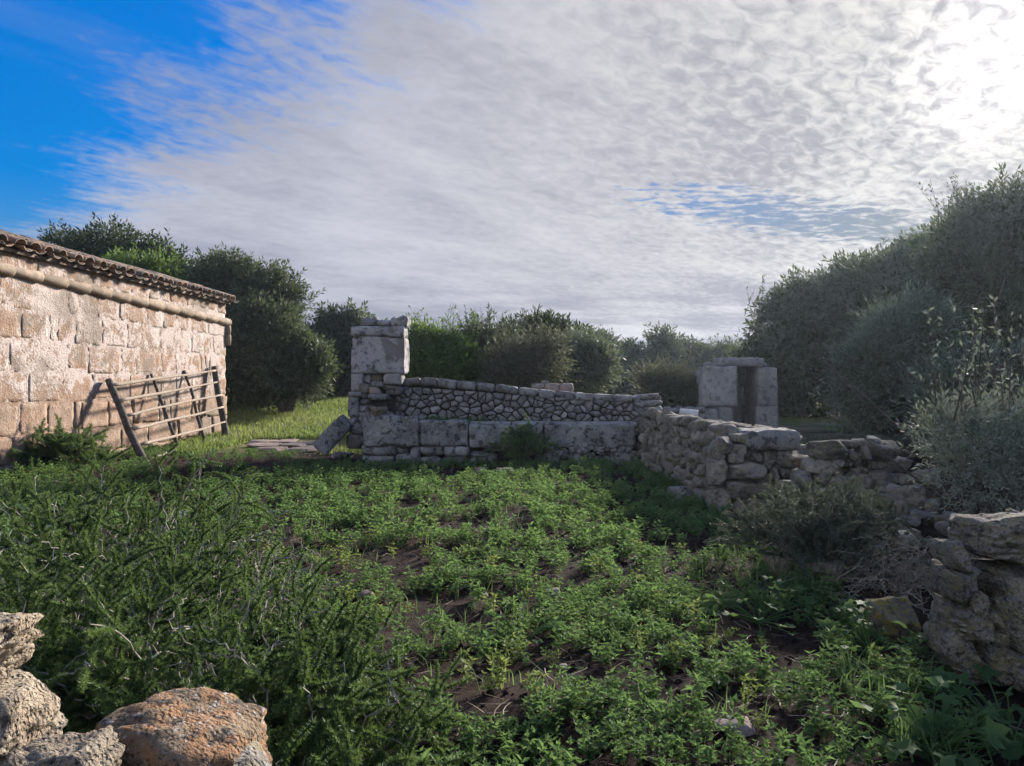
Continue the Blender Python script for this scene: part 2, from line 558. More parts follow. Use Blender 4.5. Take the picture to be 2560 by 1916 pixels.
# flaking plaster on the ruined pier
def plaster_mat():
    m, t = new_mat('flaking_plaster')
    pos = t.n('ShaderNodeNewGeometry').outputs['Position']
    n1 = t.noise(pos, 2.6, 8, 0.65)
    n2 = t.noise(pos, 9, 9, 0.72)
    n3 = t.noise(pos, 30, 5, 0.65)
    col = t.mix(t.step(n1, 0.42, 0.5), (0.19, 0.17, 0.15), (0.35, 0.33, 0.32))
    col = t.mix(t.math('MULTIPLY', t.step(t.math('ADD', t.math('MULTIPLY', n2, 0.7), t.math('MULTIPLY', n1, 0.4)), 0.56, 0.66), 0.85), col, (0.07, 0.068, 0.066))
    col = t.n('ShaderNodeVectorMath', {'operation': 'SCALE'}, {0: col, 3: t.math('ADD', 0.65, t.math('MULTIPLY', n3, 0.7))}).outputs[0]
    h = t.math('ADD', t.step(n1, 0.42, 0.47), t.math('MULTIPLY', n2, 0.8))
    finish(t, col, 0.92, h, 0.6, 0.02)
    return m
M['plaster'] = plaster_mat()


# limewash flaking off sandstone
def limewash_mat(name, wash, lo=0.0):
    m, t = new_mat(name)
    pos = t.n('ShaderNodeNewGeometry').outputs['Position']
    rnd = t.n('ShaderNodeObjectInfo').outputs['Random']
    z = t.n('ShaderNodeSeparateXYZ', None, {0: pos}).outputs[2]
    n1 = t.noise(pos, 1.1, 6, 0.6)
    n2 = t.noise(pos, 5.5, 9, 0.68, 0.2)
    n3 = t.noise(pos, 26, 6, 0.7)
    n4 = t.noise(pos, 70, 3, 0.6)
    stone = t.mix(t.step(n2, 0.35, 0.65), (0.27, 0.175, 0.12), (0.41, 0.295, 0.22))
    stone = t.mix(t.math('MULTIPLY', rnd, 0.45), stone, (0.30, 0.235, 0.175))
    stone = t.n('ShaderNodeVectorMath', {'operation': 'SCALE'}, {0: stone, 3: t.math('ADD', 0.55, t.math('MULTIPLY', n3, 0.9))}).outputs[0]
    washc = t.mix(t.step(n3, 0.3, 0.7), (0.43, 0.345, 0.295), (0.55, 0.475, 0.43))
    # more wash high up and along the sheltered courses, hardly any on the rising-damp courses
    e = t.math('ADD', t.math('MULTIPLY', n2, 0.85), t.math('MULTIPLY', n3, 0.55))
    e = t.math('ADD', e, t.math('MULTIPLY', t.math('SUBTRACT', n1, 0.5), 0.9))
    e = t.math('ADD', e, t.math('MULTIPLY', t.math('SUBTRACT', rnd, 0.5), 0.22))
    e = t.math('ADD', e, t.step(z, 0.25, 1.5, -0.28, 0.10))
    e = t.math('ADD', e, wash)
    msk = t.step(e, 0.68, 0.86)
    col = t.mix(msk, stone, washc)
    # grey cement smears and damp stains
    st = t.step(t.noise(pos, 0.8, 5, 0.6, 0.5), 0.54, 0.63)
    col = t.mix(t.math('MULTIPLY', st, 0.72), col, (0.235, 0.195, 0.155))
    dk = t.step(t.noise(pos, 3.3, 7, 0.7), 0.60, 0.72)
    col = t.mix(t.math('MULTIPLY', dk, t.step(z, 1.6, 0.2, 0.05, 0.65)), col, (0.11, 0.085, 0.065))
    pit = t.step(t.voro(pos, 26.0), 0.05, 0.36)
    h = t.math('ADD', t.math('MULTIPLY', msk, 0.25), t.math('MULTIPLY', n3, 0.8))
    h = t.math('ADD', h, t.math('MULTIPLY', pit, 0.3))
    h = t.math('ADD', h, t.math('MULTIPLY', n2, 0.9))
    finish(t, col, 0.94, h, 0.85, 0.03, 0.1)
    return m
M['house_block'] = limewash_mat('limewashed_sandstone', -0.05)
M['house_mortar'] = limewash_mat('limewash_mortar', 0.13)

def tile_mat(name, c1, c2, lich):
    m, t = new_mat(name)
    pos = t.n('ShaderNodeNewGeometry').outputs['Position']
    rnd = t.n('ShaderNodeObjectInfo').outputs['Random']
    n1 = t.noise(pos, 7, 8, 0.7)
    n2 = t.noise(pos, 40, 5, 0.65)
    col = t.mix(t.step(t.math('ADD', t.math('MULTIPLY', rnd, 0.5), t.math('MULTIPLY', n1, 0.6)), 0.3, 0.85), c1, c2)
    col = t.mix(t.math('MULTIPLY', t.step(n1, 0.42, 0.54), lich), col, (0.12, 0.112, 0.098))
    col = t.mix(t.math('MULTIPLY', t.step(n2, 0.56, 0.66), lich * 0.7), col, (0.06, 0.058, 0.052))
    finish(t, col, 0.9, t.math('ADD', n1, n2), 0.5, 0.008)
    return m
M['tile'] = tile_mat('roof_tile_clay', (0.27, 0.165, 0.105), (0.38, 0.265, 0.19), 0.92)
M['gutter'] = tile_mat('gutter_clay', (0.30, 0.225, 0.155), (0.42, 0.32, 0.23), 0.5)

M['post_wood'] = bark_mat('weathered_post_wood', (0.055, 0.047, 0.042), (0.13, 0.115, 0.10), 1.0)
M['rail_wood'] = bark_mat('bleached_rail_wood', (0.24, 0.19, 0.145), (0.40, 0.33, 0.26), 1.5)
M['bark'] = bark_mat('olive_bark', (0.07, 0.058, 0.048), (0.14, 0.12, 0.10), 0.6)
M['twig'] = bark_mat('pale_thorn_twig', (0.20, 0.185, 0.145), (0.36, 0.335, 0.275), 3.0, 0.2)
M['dead_twig'] = bark_mat('dead_twig', (0.17, 0.145, 0.115), (0.30, 0.265, 0.215), 3.0, 0.2)
M['white_plastic'] = bark_mat('dull_white_plastic', (0.40, 0.39, 0.36), (0.55, 0.54, 0.51), 1.0, 0.1)
M['olive'] = leaf_mat('olive_leaf', (0.034, 0.052, 0.026), (0.095, 0.118, 0.062), 0.25, (0.11, 0.15, 0.04), (0.14, 0.16, 0.12))
M['oak'] = leaf_mat('holm_oak_leaf', (0.022, 0.036, 0.017), (0.06, 0.08, 0.036), 0.2, (0.08, 0.11, 0.03))
M['silver'] = leaf_mat('silver_olive_leaf', (0.058, 0.082, 0.05), (0.155, 0.18, 0.115), 0.27, (0.14, 0.18, 0.07), (0.22, 0.25, 0.20))
M['silver_bush'] = leaf_mat('silver_bush_leaf', (0.085, 0.108, 0.075), (0.22, 0.245, 0.185), 0.27, (0.18, 0.22, 0.12), (0.28, 0.30, 0.26))
M['bright'] = leaf_mat('green_shrub_leaf', (0.045, 0.088, 0.022), (0.11, 0.17, 0.05), 0.33, (0.2, 0.3, 0.06))
M['grey_shrub'] = leaf_mat('grey_shrub_leaf', (0.06, 0.07, 0.042), (0.13, 0.135, 0.09), 0.25, (0.16, 0.17, 0.08))
M['needle'] = leaf_mat('asparagus_needle', (0.016, 0.045, 0.02), (0.135, 0.19, 0.06), 0.32, (0.18, 0.28, 0.06), None, 0.5)
M['needle_grey'] = leaf_mat('grey_asparagus_needle', (0.05, 0.068, 0.05), (0.125, 0.145, 0.10), 0.28, (0.15, 0.19, 0.10), None, 0.5)
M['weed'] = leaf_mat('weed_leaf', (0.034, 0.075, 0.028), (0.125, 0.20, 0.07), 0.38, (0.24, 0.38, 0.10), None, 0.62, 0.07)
M['weed_pale'] = leaf_mat('pale_weed_leaf', (0.09, 0.13, 0.035), (0.21, 0.25, 0.075), 0.38, (0.34, 0.42, 0.1), None, 0.62, 0.15)
M['grass'] = leaf_mat('grass_blade', (0.075, 0.125, 0.03), (0.22, 0.22, 0.085), 0.38, (0.30, 0.40, 0.09))
M['straw'] = leaf_mat('dry_straw', (0.13, 0.09, 0.055), (0.32, 0.25, 0.17), 0.2)

# ------------------------------------------------------------------ ground
def sstep(a, b, x):
    t = np.clip((np.asarray(x, float) - a) / (b - a), 0, 1)
    return t * t * (3 - 2 * t)


def ground_z(x, y, micro=True):
    x = np.asarray(x, float); y = np.asarray(y, float)
    z = 0.70 * sstep(14.5, 27.5, y) + np.clip(y - 27.5, 0, 200) * 0.012
    terrace = 0.37 * sstep(12.42, 12.58, y) * sstep(-2.3, -1.9, x)
    z = np.maximum(z, terrace)
    if micro:
        P = np.stack([x.ravel(), y.ravel(), np.zeros(x.size)], -1)
        field = (sstep(13.5, 12.0, y)).ravel()
        m = 0.045 * fbm(P * 0.9, 3, 3) + field * (0.03 * fbm(P * 4.0, 5, 3, 0.6) + 0.022 * fbm(P * 9.0, 15, 2, 0.6))
        z = z + m.reshape(x.shape)
    return z


def gz(x, y):
    return float(ground_z(np.array([x]), np.array([y]))[0])


def soil_mat():
    m, t = new_mat('field_soil')
    pos = t.n('ShaderNodeNewGeometry').outputs['Position']
    s = t.n('ShaderNodeSeparateXYZ', None, {0: pos})
    n1 = t.noise(pos, 2.2, 6, 0.6)
    n2 = t.noise(pos, 18, 8, 0.7)
    n3 = t.noise(pos, 90, 5, 0.7)
    soil = t.mix(t.step(n1, 0.35, 0.65), (0.024, 0.0145, 0.0105), (0.052, 0.032, 0.023))
    soil = t.n('ShaderNodeVectorMath', {'operation': 'SCALE'}, {0: soil, 3: t.math('ADD', 0.45, t.math('MULTIPLY', n2, 1.1))}).outputs[0]
    soil = t.mix(t.math('MULTIPLY', t.step(n3, 0.60, 0.68), 0.5), soil, (0.2, 0.15, 0.11))
    turf = t.mix(t.step(n1, 0.3, 0.7), (0.09, 0.12, 0.03), (0.21, 0.20, 0.075))
    turf = t.mix(t.step(t.noise(pos, 0.5, 5, 0.6), 0.52, 0.66), turf, (0.26, 0.20, 0.115))
    edge = t.step(t.math('ADD', s.outputs[1], t.math('MULTIPLY', t.math('SUBTRACT', n1, 0.5), 3.0)), 12.6, 14.4)
    col = t.mix(edge, soil, turf)
    h = t.math('ADD', t.math('MULTIPLY', n2, 1.0), t.math('MULTIPLY', n3, 0.5))
    finish(t, col, 0.95, h, 1.0, 0.06, 0.1)
    return m
M['soil'] = soil_mat()


def axis(dense0, dense1, step, far):
    a = list(np.arange(dense0, dense1 + 1e-6, step))
    s, v = step, dense1
    while v < far:
        s *= 1.22; v += s; a.append(v)
    s, v = step, dense0
    while v > -far:
        s *= 1.22; v -= s; a.insert(0, v)
    return np.array(a)

gx_, gy_ = np.meshgrid(axis(-7.5, 3.6, 0.07, 900), axis(1.2, 13.0, 0.07, 900), indexing='ij')
gz_ = ground_z(gx_, gy_)
gi = np.arange(gx_.size).reshape(gx_.shape)
gF = np.stack([gi[:-1, :-1], gi[1:, :-1], gi[1:, 1:], gi[:-1, 1:]], -1).reshape(-1, 4)
ground = obj('ground', mesh_np('ground', np.stack([gx_.ravel(), gy_.ravel(), gz_.ravel()], -1), gF, M['soil'], smooth=True), kind='structure')

# ------------------------------------------------------------------ the whitewashed farmhouse
HS = math.atan(0.0637)
house = thing('farmhouse', 'single-storey stone farmhouse with flaking pink limewash and clay tile eaves', 'house', (-7.05, 10.2, 0), -HS)
H0, H1 = -3.2, 6.9                     # along the wall; the far corner is at H1
EAVE = 3.13
rh = np.random.default_rng(11)
# wall core: the limewashed mortar bed that shows between the blocks
V, F = box_geo(0.4, H1 - H0 - 0.03, 3.16, 0.16, 0.02, 0.012, 5, 3.0)
wall = obj('wall', mesh_np('wall', V, F, M['house_mortar'], smooth=True), house, (-0.2, (H0 + H1) / 2, 1.58))
V, F = box_geo(4.2, 0.4, 3.1, 0.4, 0.02, 0.01, 6)
obj('gable_wall', mesh_np('gable_wall', V, F, M['house_mortar'], smooth=True), house, (-2.5, H1 - 0.22, 1.55))
courses = [(-0.12, 0.10), (0.10, 0.50), (0.50, 0.95), (0.95, 1.40), (1.40, 1.86), (1.86, 2.31), (2.31, 2.73), (2.84, 3.11)]
bi = 0
for ci, (z0, z1) in enumerate(courses):
    s = H0 + rh.uniform(0, 0.3)
    zj0, zj1 = rh.uniform(-.02, .02), rh.uniform(-.02, .02)
    while s < H1 - 0.06:
        L = rh.uniform(0.40, 0.92) if rh.random() > 0.16 else rh.uniform(0.16, 0.3)
        if s + L > H1 - 0.22:
            L = H1 - s
        j = rh.uniform(0.022, 0.05) if ci > 2 else rh.uniform(0.012, 0.03)
        jz = rh.uniform(0.025, 0.05) if ci > 2 else rh.uniform(0.012, 0.03)
        if s + L > H1 - 0.01:
            j = 0.0
        proud = rh.uniform(0.000, 0.007) if ci > 2 else rh.uniform(0.010, 0.04)
        if ci == 0: proud = rh.uniform(0.03, 0.12)
        d = 0.16
        bi += 1
        block('block', (proud - d / 2 + 0.2, s + L / 2 + (0.008 if j == 0 else 0) - (H0 + H1) / 2, (z0 + z1) / 2 + rh.uniform(-.02, .02) - 1.58), (d, L - j, z1 - z0 - jz), M['house_block'], wall,
              300 + bi, cell=0.05, bevel=0.010, rough=rh.uniform(0.008, 0.014) if ci > 2 else rh.uniform(0.012, 0.024), freq=9.0, chip=0.05)
        s += L
# clay tiles
RS = R(17)
def tile_geo(L, r0, r1, th, a0, a1, n=8, flip=1):
    a = np.linspace(a0, a1, n)
    rings = []
    for y, r in ((0, r0), (L, r1)):
        for k in (0, th):
            rings.append(np.stack([np.full(n, -y), np.sin(a) * (r - k), flip * np.cos(a) * (r - k)], -1))
    V = np.vstack(rings)       # outer0 inner0 outer1 inner1
    i = np.arange(n - 1)
    q = []
    o0, i0, o1, i1 = 0, n, 2 * n, 3 * n
    for k in i:
        q += [[o0 + k, o0 + k + 1, o1 + k + 1, o1 + k], [i0 + k + 1, i0 + k, i1 + k, i1 + k + 1], [o0 + k + 1, o0 + k, i0 + k, i0 + k + 1], [o1 + k, o1 + k + 1, i1 + k + 1, i1 + k]]
    q += [[o0, i0, i1 + 0, o1][::-1], [o0 + n - 1, i0 + n - 1, i1 + n - 1, o1 + n - 1]]
    return V, np.array(q)
HPI = math.pi / 2
cv, cf = tile_geo(0.47, 0.118, 0.095, 0.02, -HPI * 0.96, HPI * 0.96)
pv_, pf_ = tile_geo(0.47, 0.112, 0.125, 0.02, -HPI * 0.8, HPI * 0.8, flip=-1)
cv[:, 2] *= 0.72; pv_[:, 2] *= 0.62
cover_me = mesh_np('cover_tile', cv, cf, M['tile'], smooth=True)
pan_me = mesh_np('pan_tile', pv_, pf_, M['tile'], smooth=True)
# roof deck under the tiles, both slopes
ex, ez = 0.10, EAVE + 0.02
rdx = 2.3
rV = np.array([[ex - .02, H0, ez - .03], [ex - .02, H1 + .05, ez - .03], [-rdx, H1 + .05, ez + (rdx + ex) * math.tan(RS)], [-rdx, H0, ez + (rdx + ex) * math.tan(RS)],
               [-rdx * 2 - .1, H0, ez - .03], [-rdx * 2 - .1, H1 + .05, ez - .03]])
rV2 = rV.copy(); rV2[:, 2] -= 0.05
roof = obj('roof', mesh_np('roof', np.vstack([rV, rV2]), np.array([[0, 1, 2, 3], [3, 2, 5, 4], [9, 8, 7, 6], [10, 11, 8, 9], [0, 6, 7, 1], [1, 7, 8, 2], [2, 8, 11, 5], [3, 9, 6, 0], [4, 10, 9, 3], [5, 11, 10, 4]]), M['tile']), house)
PITCH = 0.305
nt_ = int((H1 - H0) / PITCH)
for k in range(nt_):
    yy = H1 - 0.09 - k * PITCH
    for row in range(3):
        for typ in (0, 1):
            o = obj('cover_tile' if typ == 0 else 'pan_tile', cover_me if typ == 0 else pan_me, roof)
            dx = rh.uniform(-0.045, 0.045)
            xx = ex + 0.10 - row * 0.37 * math.cos(RS) + dx
            zz = ez + row * 0.37 * math.sin(RS) - dx * math.tan(RS) - 0.1 * math.tan(RS) + 0.062 + row * 0.006
            if typ == 1:
                zz -= 0.004
            o.location = (xx, yy + (PITCH / 2 if typ else 0) + rh.uniform(-.012, .012), zz)
            o.rotation_euler = (rh.uniform(-.16, .16), RS + rh.uniform(-.06, .06), rh.uniform(-.1, .1))
# clay gutter, lengths socketed one into the next, falling to the corner
gl = 0.56
k, s = 0, H0
while s < H1:
    L = min(gl, H1 + 0.09 - s)
    zz = lambda q: 2.83 - (q / 6.9) * 0.17
    g0, g1 = s - 0.04, s + L
    P = [(0.02, g0, zz(g0)), (0.02, g0 + 0.01, zz(g0)), (0.02, (g0 + g1) / 2, zz((g0 + g1) / 2)), (0.02, g1 - .01, zz(g1)), (0.02, g1, zz(g1))]
    tube('gutter_length', P, [0.054, 0.058, 0.072, 0.090, 0.088], M['gutter'], house, 14, 40 + k, 0.004)
    s += gl; k += 1
# downpipe at the corner
for q, (za, zb) in enumerate(((2.58, 2.36), (2.37, 2.12))):
    tube('downpipe_length', [(0.03, H1 + 0.06, za), (0.028, H1 + 0.062, (za + zb) / 2), (0.025, H1 + 0.06, zb)], [0.062, 0.068, 0.06], M['gutter'], house, 12, 70 + q, 0.008)

# ------------------------------------------------------------------ pole gate leaning on the house
def wob(a, b, n, amp, seed):
    a, b = np.asarray(a, float), np.asarray(b, float)
    t = np.linspace(0, 1, n)[:, None]
    P = a + (b - a) * t
    nz = np.stack([fbm(np.stack([t[:, 0] * 3 + 10 * c, np.full(n, seed * 1.7), np.zeros(n)], -1), seed + c, 2) for c in range(3)], -1)
    return P + nz * amp

gLT, gLB = np.array(at(272, 955, 12.5)), np.array([-6.05, 12.17, -0.05])
gRT, gRB = np.array(at(535, 922, 16.3)), np.array([-6.27, 16.28, -0.05])
gate = thing('pole_gate', 'rustic wooden pole gate leaning against the limewashed farmhouse wall', 'gate', tuple((gLB + gRB) / 2 * np.array([1, 1, 0])))
go = np.array(gate.location)
def gp(f, h):       # f along the gate, h from top (0) to bottom (1)
    return (gLT + (gLB - gLT) * h) * (1 - f) + (gRT + (gRB - gRT) * h) * f - go
tube('gate_post', wob(gp(0, -.02), gp(0, 1.0), 14, 0.02, 3), np.linspace(0.055, 0.064, 14), M['post_wood'], gate, 10, 3, 0.012)
tube('gate_post', wob(gp(1, -.03), gp(1, 1.0), 14, 0.02, 4), np.linspace(0.06, 0.075, 14), M['post_wood'], gate, 10, 4, 0.012)
for f0, f1, sd in ((0.37, 0.40, 5), (0.70, 0.73, 6)):
    tube('gate_upright', wob(gp(f0, -.02), gp(f1, .99), 14, 0.03, sd) + np.array([-0.055, 0, 0]), np.linspace(0.026, 0.034, 14), M['post_wood'], gate, 8, sd, 0.01)
for i, (hl, hr) in enumerate(((.06, .03), (.25, .19), (.43, .37), (.62, .55), (.81, .74), (.98, .93))):
    tube('gate_rail', wob(gp(-0.015 + .01 * i, hl), gp(1.0, hr), 22, 0.035, 20 + i) + np.array([0.045, 0, 0.02]), np.linspace(0.029, 0.021, 22), M['rail_wood'], gate, 8, 30 + i, 0.014)
for f, h, sd in ((0.0, 0.60, 1), (0.0, .27, 2), (1.0, .2, 3)):      # wire bindings
    c = gp(f, h)
    a = np.linspace(0, 2 * np.pi * 2.1, 26)
    tube('wire_binding', np.stack([c[0] + np.cos(a) * 0.085, c[1] + np.sin(a) * 0.085, c[2] + a * 0.003], -1), 0.005, M['post_wood'], gate, 5)


# ------------------------------------------------------------------ stones
def pxblock(name, u0, u1, v0, v1, d, depth, mat, parent, seed, **k):
    a, b = at(u0, v0, d), at(u1, v1, d)
    return block(name, ((a[0] + b[0]) / 2, d + depth / 2, (a[2] + b[2]) / 2), (b[0] - a[0], depth, a[2] - b[2]), mat, parent, seed, **k)


_protos = {}
def place_rock(name, c, dims, mat, parent=None, seed=0, sub=3, rx=0, ry=0, rz=0, boxy=0.6, rough=0.07, nproto=16, strata=0.0):
    key = (mat, seed % nproto, sub, boxy, rough, strata)
    if key not in _protos:
        _protos[key] = rock_mesh('stone', 500 + seed % nproto, (1, 1, 1), M[mat], sub, boxy=boxy, rough=rough, strata=strata)
    o = obj(name, _protos[key], parent, tuple(c))
    o.scale = dims
    o.rotation_euler = (rx, ry, rz)
    return o


def pxrock(name, u0, u1, v0, v1, d, depth, mat, parent, seed, fit=1.06, **k):
    dc = d + depth * 0.4
    a, b = at(u0, v0, dc), at(u1, v1, dc)
    return place_rock(name, ((a[0] + b[0]) / 2, d + depth / 2, (a[2] + b[2]) / 2), ((b[0] - a[0]) * fit, depth, (a[2] - b[2]) * (fit + .02)), mat, parent, seed, **k)


def clip_poly(poly, nx, nz, c):
    out = []
    for i in range(len(poly)):
        p, q = poly[i], poly[(i + 1) % len(poly)]
        dp, dq = p[0] * nx + p[1] * nz - c, q[0] * nx + q[1] * nz - c
        if dp <= 0: out.append(p)
        if dp * dq < 0:
            t = dp / (dp - dq)
            out.append((p[0] + (q[0] - p[0]) * t, p[1] + (q[1] - p[1]) * t))
    return out


def voronoi(pts, bound, asp=1.25):
    P = np.array(pts) * np.array([1.0, asp])
    B = [(x, z * asp) for x, z in bound]
    cells = []
    for i in range(len(P)):
        dd = ((P - P[i]) ** 2).sum(1)
        poly = B
        for j in np.argsort(dd)[1:26]:
            n = P[j] - P[i]
            m = (P[j] + P[i]) / 2
            poly = clip_poly(poly, n[0], n[1], n @ m)
            if len(poly) < 3: break
        cells.append([(x, z / asp) for x, z in poly] if len(poly) >= 3 else None)
    return cells


def cell_stone(poly, rng, depth=0.16, dome=0.05, joint=0.008):
    """one stone of a dry wall: poly in (x, z), face towards -y"""
    p = np.array(poly)
    q = np.roll(p, -1, 0)
    w_ = 0.13
    p = np.stack([p * (1 - w_) + q * w_, p * w_ + q * (1 - w_)], 1).reshape(-1, 2)
    keep = np.linalg.norm(p - np.roll(p, 1, 0), axis=1) > 0.006
    p = p[keep]
    if len(p) < 5: return None
    c = p.mean(0)
    rr = np.linalg.norm(p - c, axis=1)
    if rr.mean() < 0.025: return None
    p = c + (p - c) * np.clip((rr - joint) / rr, 0.5, 1)[:, None]
    n = len(p)
    tilt = rng.normal(size=2) * 0.16
    V = []
    for s, y in ((0.93, depth), (1.0, 0.012), (0.95, -dome * 0.45), (0.72, -dome * 0.85), (0.36, -dome)):
        r = c + (p - c) * s
        yy = y + (tilt[0] * (r[:, 0] - c[0]) + tilt[1] * (r[:, 1] - c[1])) * (0 if y > 0.1 else 1) + rng.normal(size=n) * 0.006
        V.append(np.stack([r[:, 0], yy, r[:, 1]], -1))
    V = np.vstack(V + [np.array([[c[0], -dome * 1.02, c[1]]])])
    V[:, 0] -= c[0]; V[:, 2] -= c[1]
    q = []
    for k in range(4):
        for i in range(n):
            a, b = k * n + i, k * n + (i + 1) % n
            q.append([a, b, b + n, a + n])
    t = [[4 * n + i, 4 * n + (i + 1) % n, 5 * n] for i in range(n)]
    return V, np.array(q), np.array(t), c


# dry-stone wall behind the trough, ramped top with coping
DW = 12.0
rw = np.random.default_rng(21)
dry = thing('dry_stone_wall', 'dry-stone wall of angular grey stones with a sloping coping behind the trough', 'stone wall', (0.1, DW, 0.4))
x0, x1, zb = -1.90, 2.14, 0.52
ztop = lambda x: 1.205 - 0.070 * (x + 1.85)
bound = [(x0, zb), (x1, zb), (x1, ztop(x1)), (x0, ztop(x0))]
pts = []
for zr in np.arange(zb + 0.04, 1.22, 0.092):
    for xr in np.arange(x0 + 0.05, x1, 0.136):
        x = xr + rw.uniform(-.058, .058) + (0.065 if int(zr * 100) % 2 else 0)
        z = zr + rw.uniform(-.043, .043)
        if z < ztop(x) - 0.015 and x0 < x < x1 and rw.random() > 0.2: pts.append((x, z))
        if rw.random() < 0.22 and z < ztop(x) - 0.08 and x + .09 < x1: pts.append((x + rw.uniform(.05, .09), z + rw.uniform(-.05, .05)))
for poly in voronoi(pts, bound, 1.3):
    if not poly: continue
    g = cell_stone(poly, rw, 0.2, rw.uniform(0.025, 0.055), rw.uniform(0.006, 0.013))
    if not g: continue
    V, q, t, c = g
    obj('stone', mesh_np('stone', V, [q, t], M['wall_stone'], smooth=True), dry, (c[0] - 0.1, rw.uniform(-.02, .012), c[1] - 0.4))
cap = [(1003, 948), (1052, 944), (1094, 945), (1142, 952), (1190, 957), (1238, 961), (1296, 968), (1345, 974), (1388, 977), (1437, 981), (1484, 985), (1534, 987), (1582, 989)]
for i in range(len(cap) - 1):
    (ua, va), (ub, vb) = cap[i], cap[i + 1]
    a, b = at(ua + 1.5, va, DW), at(ub - 1.5, vb, DW)
    hh = 0.125 + rw.uniform(-.015, .015)
    block('coping_stone', ((a[0] + b[0]) / 2 - 0.1, 0.10 + rw.uniform(-.02, .0), (a[2] + b[2]) / 2 - hh / 2 - 0.4), (b[0] - a[0], 0.34, hh), M['wall_stone'], dry, 60 + i,
          cell=0.05, bevel=0.018, rough=0.014, freq=9, chip=0.03, ry=math.atan2(a[2] - b[2], b[0] - a[0]))
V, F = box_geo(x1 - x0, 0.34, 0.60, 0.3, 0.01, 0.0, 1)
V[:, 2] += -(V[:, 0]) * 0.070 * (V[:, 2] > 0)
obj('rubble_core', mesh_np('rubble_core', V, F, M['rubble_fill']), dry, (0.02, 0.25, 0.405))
# the stepped end of that wall
for i, (u0, u1, v0, v1, dp) in enumerate(((1588, 1652, 984, 1002, .4), (1594, 1655, 1000, 1018, .45), (1598, 1662, 1015, 1032, .5), (1600, 1655, 1030, 1046, .5), (1578, 1600, 990, 1012, .3), (1575, 1598, 1012, 1040, .3))):
    o = pxrock('stone', u0, u1, v0, v1, DW - 0.02, dp, 'wall_stone', dry, 80 + i, boxy=1.0)
    o.location = o.location - dry.location
# coping blocks farther back
far_coping = thing('far_coping', 'pinkish row of cut stones showing just above the sloping wall coping', 'coping', (0.45, 13.3, 0.37))
for i, (u0, u1) in enumerate(((1328, 1362), (1363, 1398), (1399, 1434))):
    o = pxblock('coping_stone', u0, u1, 959, 1040, 13.2, 0.3, M['flag'], far_coping, 90 + i, cell=0.08)
    o.location = o.location - far_coping.location
place_rock('stone', np.array(at(1362, 955, 13.3)) - np.array(far_coping.location) + np.array([0, 0.1, -.02]), (0.14, 0.14, 0.1), 'rubble', far_coping, 3)

# ------------------------------------------------------------------ ruined pier
DP = 11.66
pier = thing('ruined_pier', 'tall ruined stone pier with flaking lilac plaster and a small niche', 'pier', (-2.15, DP, 0))
pl = np.array(pier.location)
def pb(name, u0, u1, v0, v1, dy, depth, mat, seed, **k):
    o = pxblock(name, u0, u1, v0, v1, DP + dy, depth, M[mat], pier, seed, **k)
    o.location = o.location - pier.location
    return o
pb('plastered_body', 877, 1011, 842, 934, 0, 0.55, 'plaster', 1, cell=0.035, bevel=0.02, rough=0.04, freq=4, chip=0.06)
pb('top_slab', 878, 1008, 815, 844, -.02, 0.58, 'plaster', 2, cell=0.035, bevel=0.025, rough=0.04, freq=6, chip=0.1)
pb('cap_stone', 900, 945, 795, 818, .02, 0.5, 'wall_stone', 3, cell=0.035, bevel=0.05, rough=0.06, freq=7, chip=0.08)
pb('cap_stone', 942, 976, 801, 816, 0.0, 0.45, 'plaster', 4, cell=0.05, bevel=0.05, rough=0.03, freq=6)
pb('cap_stone', 972, 1018, 793, 817, .0, 0.55, 'wall_stone', 5, cell=0.035, bevel=0.04, rough=0.06, freq=7, chip=0.08, ry=-0.05)
pb('corner_stone', 876, 907, 933, 981, 0.01, 0.5, 'dressed', 6, cell=0.05, bevel=0.02, rough=0.015)
pb('niche_block', 908, 926, 936, 962, 0.10, 0.3, 'plaster', 7, cell=0.05)
pb('niche_block', 925, 960, 954, 968, 0.03, 0.4, 'wall_stone', 8, cell=0.05)
pb('niche_brick', 926, 956, 934, 955, 0.17, 0.2, 'flag', 9, cell=0.05)
pb('niche_block', 957, 1004, 934, 962, 0.0, 0.45, 'dressed', 10, cell=0.05, chip=0.05)
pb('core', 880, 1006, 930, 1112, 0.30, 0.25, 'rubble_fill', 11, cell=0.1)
pb('corner_stone', 868, 903, 980, 993, -.04, 0.5, 'dressed', 12, cell=0.04, bevel=0.02, rough=0.015)
pb('corner_stone', 869, 896, 993, 1043, -.02, 0.5, 'slab', 13, cell=0.05, bevel=0.02, rough=0.015, chip=0.03)
pb('corner_stone', 870, 906, 1043, 1088, -.03, 0.5, 'slab', 14, cell=0.05, bevel=0.02, rough=0.02, chip=0.04)
pb('corner_stone', 865, 907, 1087, 1122, -.05, 0.5, 'plaster', 15, cell=0.05, bevel=0.04, rough=0.03, chip=0.05)
for i, (u0, u1, v0, v1, dy, m_) in enumerate(((895, 925, 960, 985, -.04, 'rubble'), (918, 955, 968, 988, -.05, 'pink_stone'), (905, 922, 984, 996, -.02, 'wall_stone'), (898, 930, 995, 1014, .0, 'wall_stone'),
        (896, 925, 1012, 1030, .02, 'wall_stone'), (920, 940, 1008, 1030, .04, 'rubble'), (895, 930, 1028, 1046, -.02, 'wall_stone'), (955, 1000, 962, 976, .02, 'wall_stone'), (963, 990, 974, 990, .05, 'wall_stone'), (985, 1008, 968, 988, .05, 'wall_stone'))):
    o = pxrock('stone', u0, u1, v0, v1, DP + dy, 0.28, m_, pier, 120 + i, boxy=0.9)
    o.location = o.location - pier.location
pb('spout_lintel', 919, 969, 986, 1001, -.10, 0.4, 'slab', 17, cell=0.04, bevel=0.02, rough=0.02)
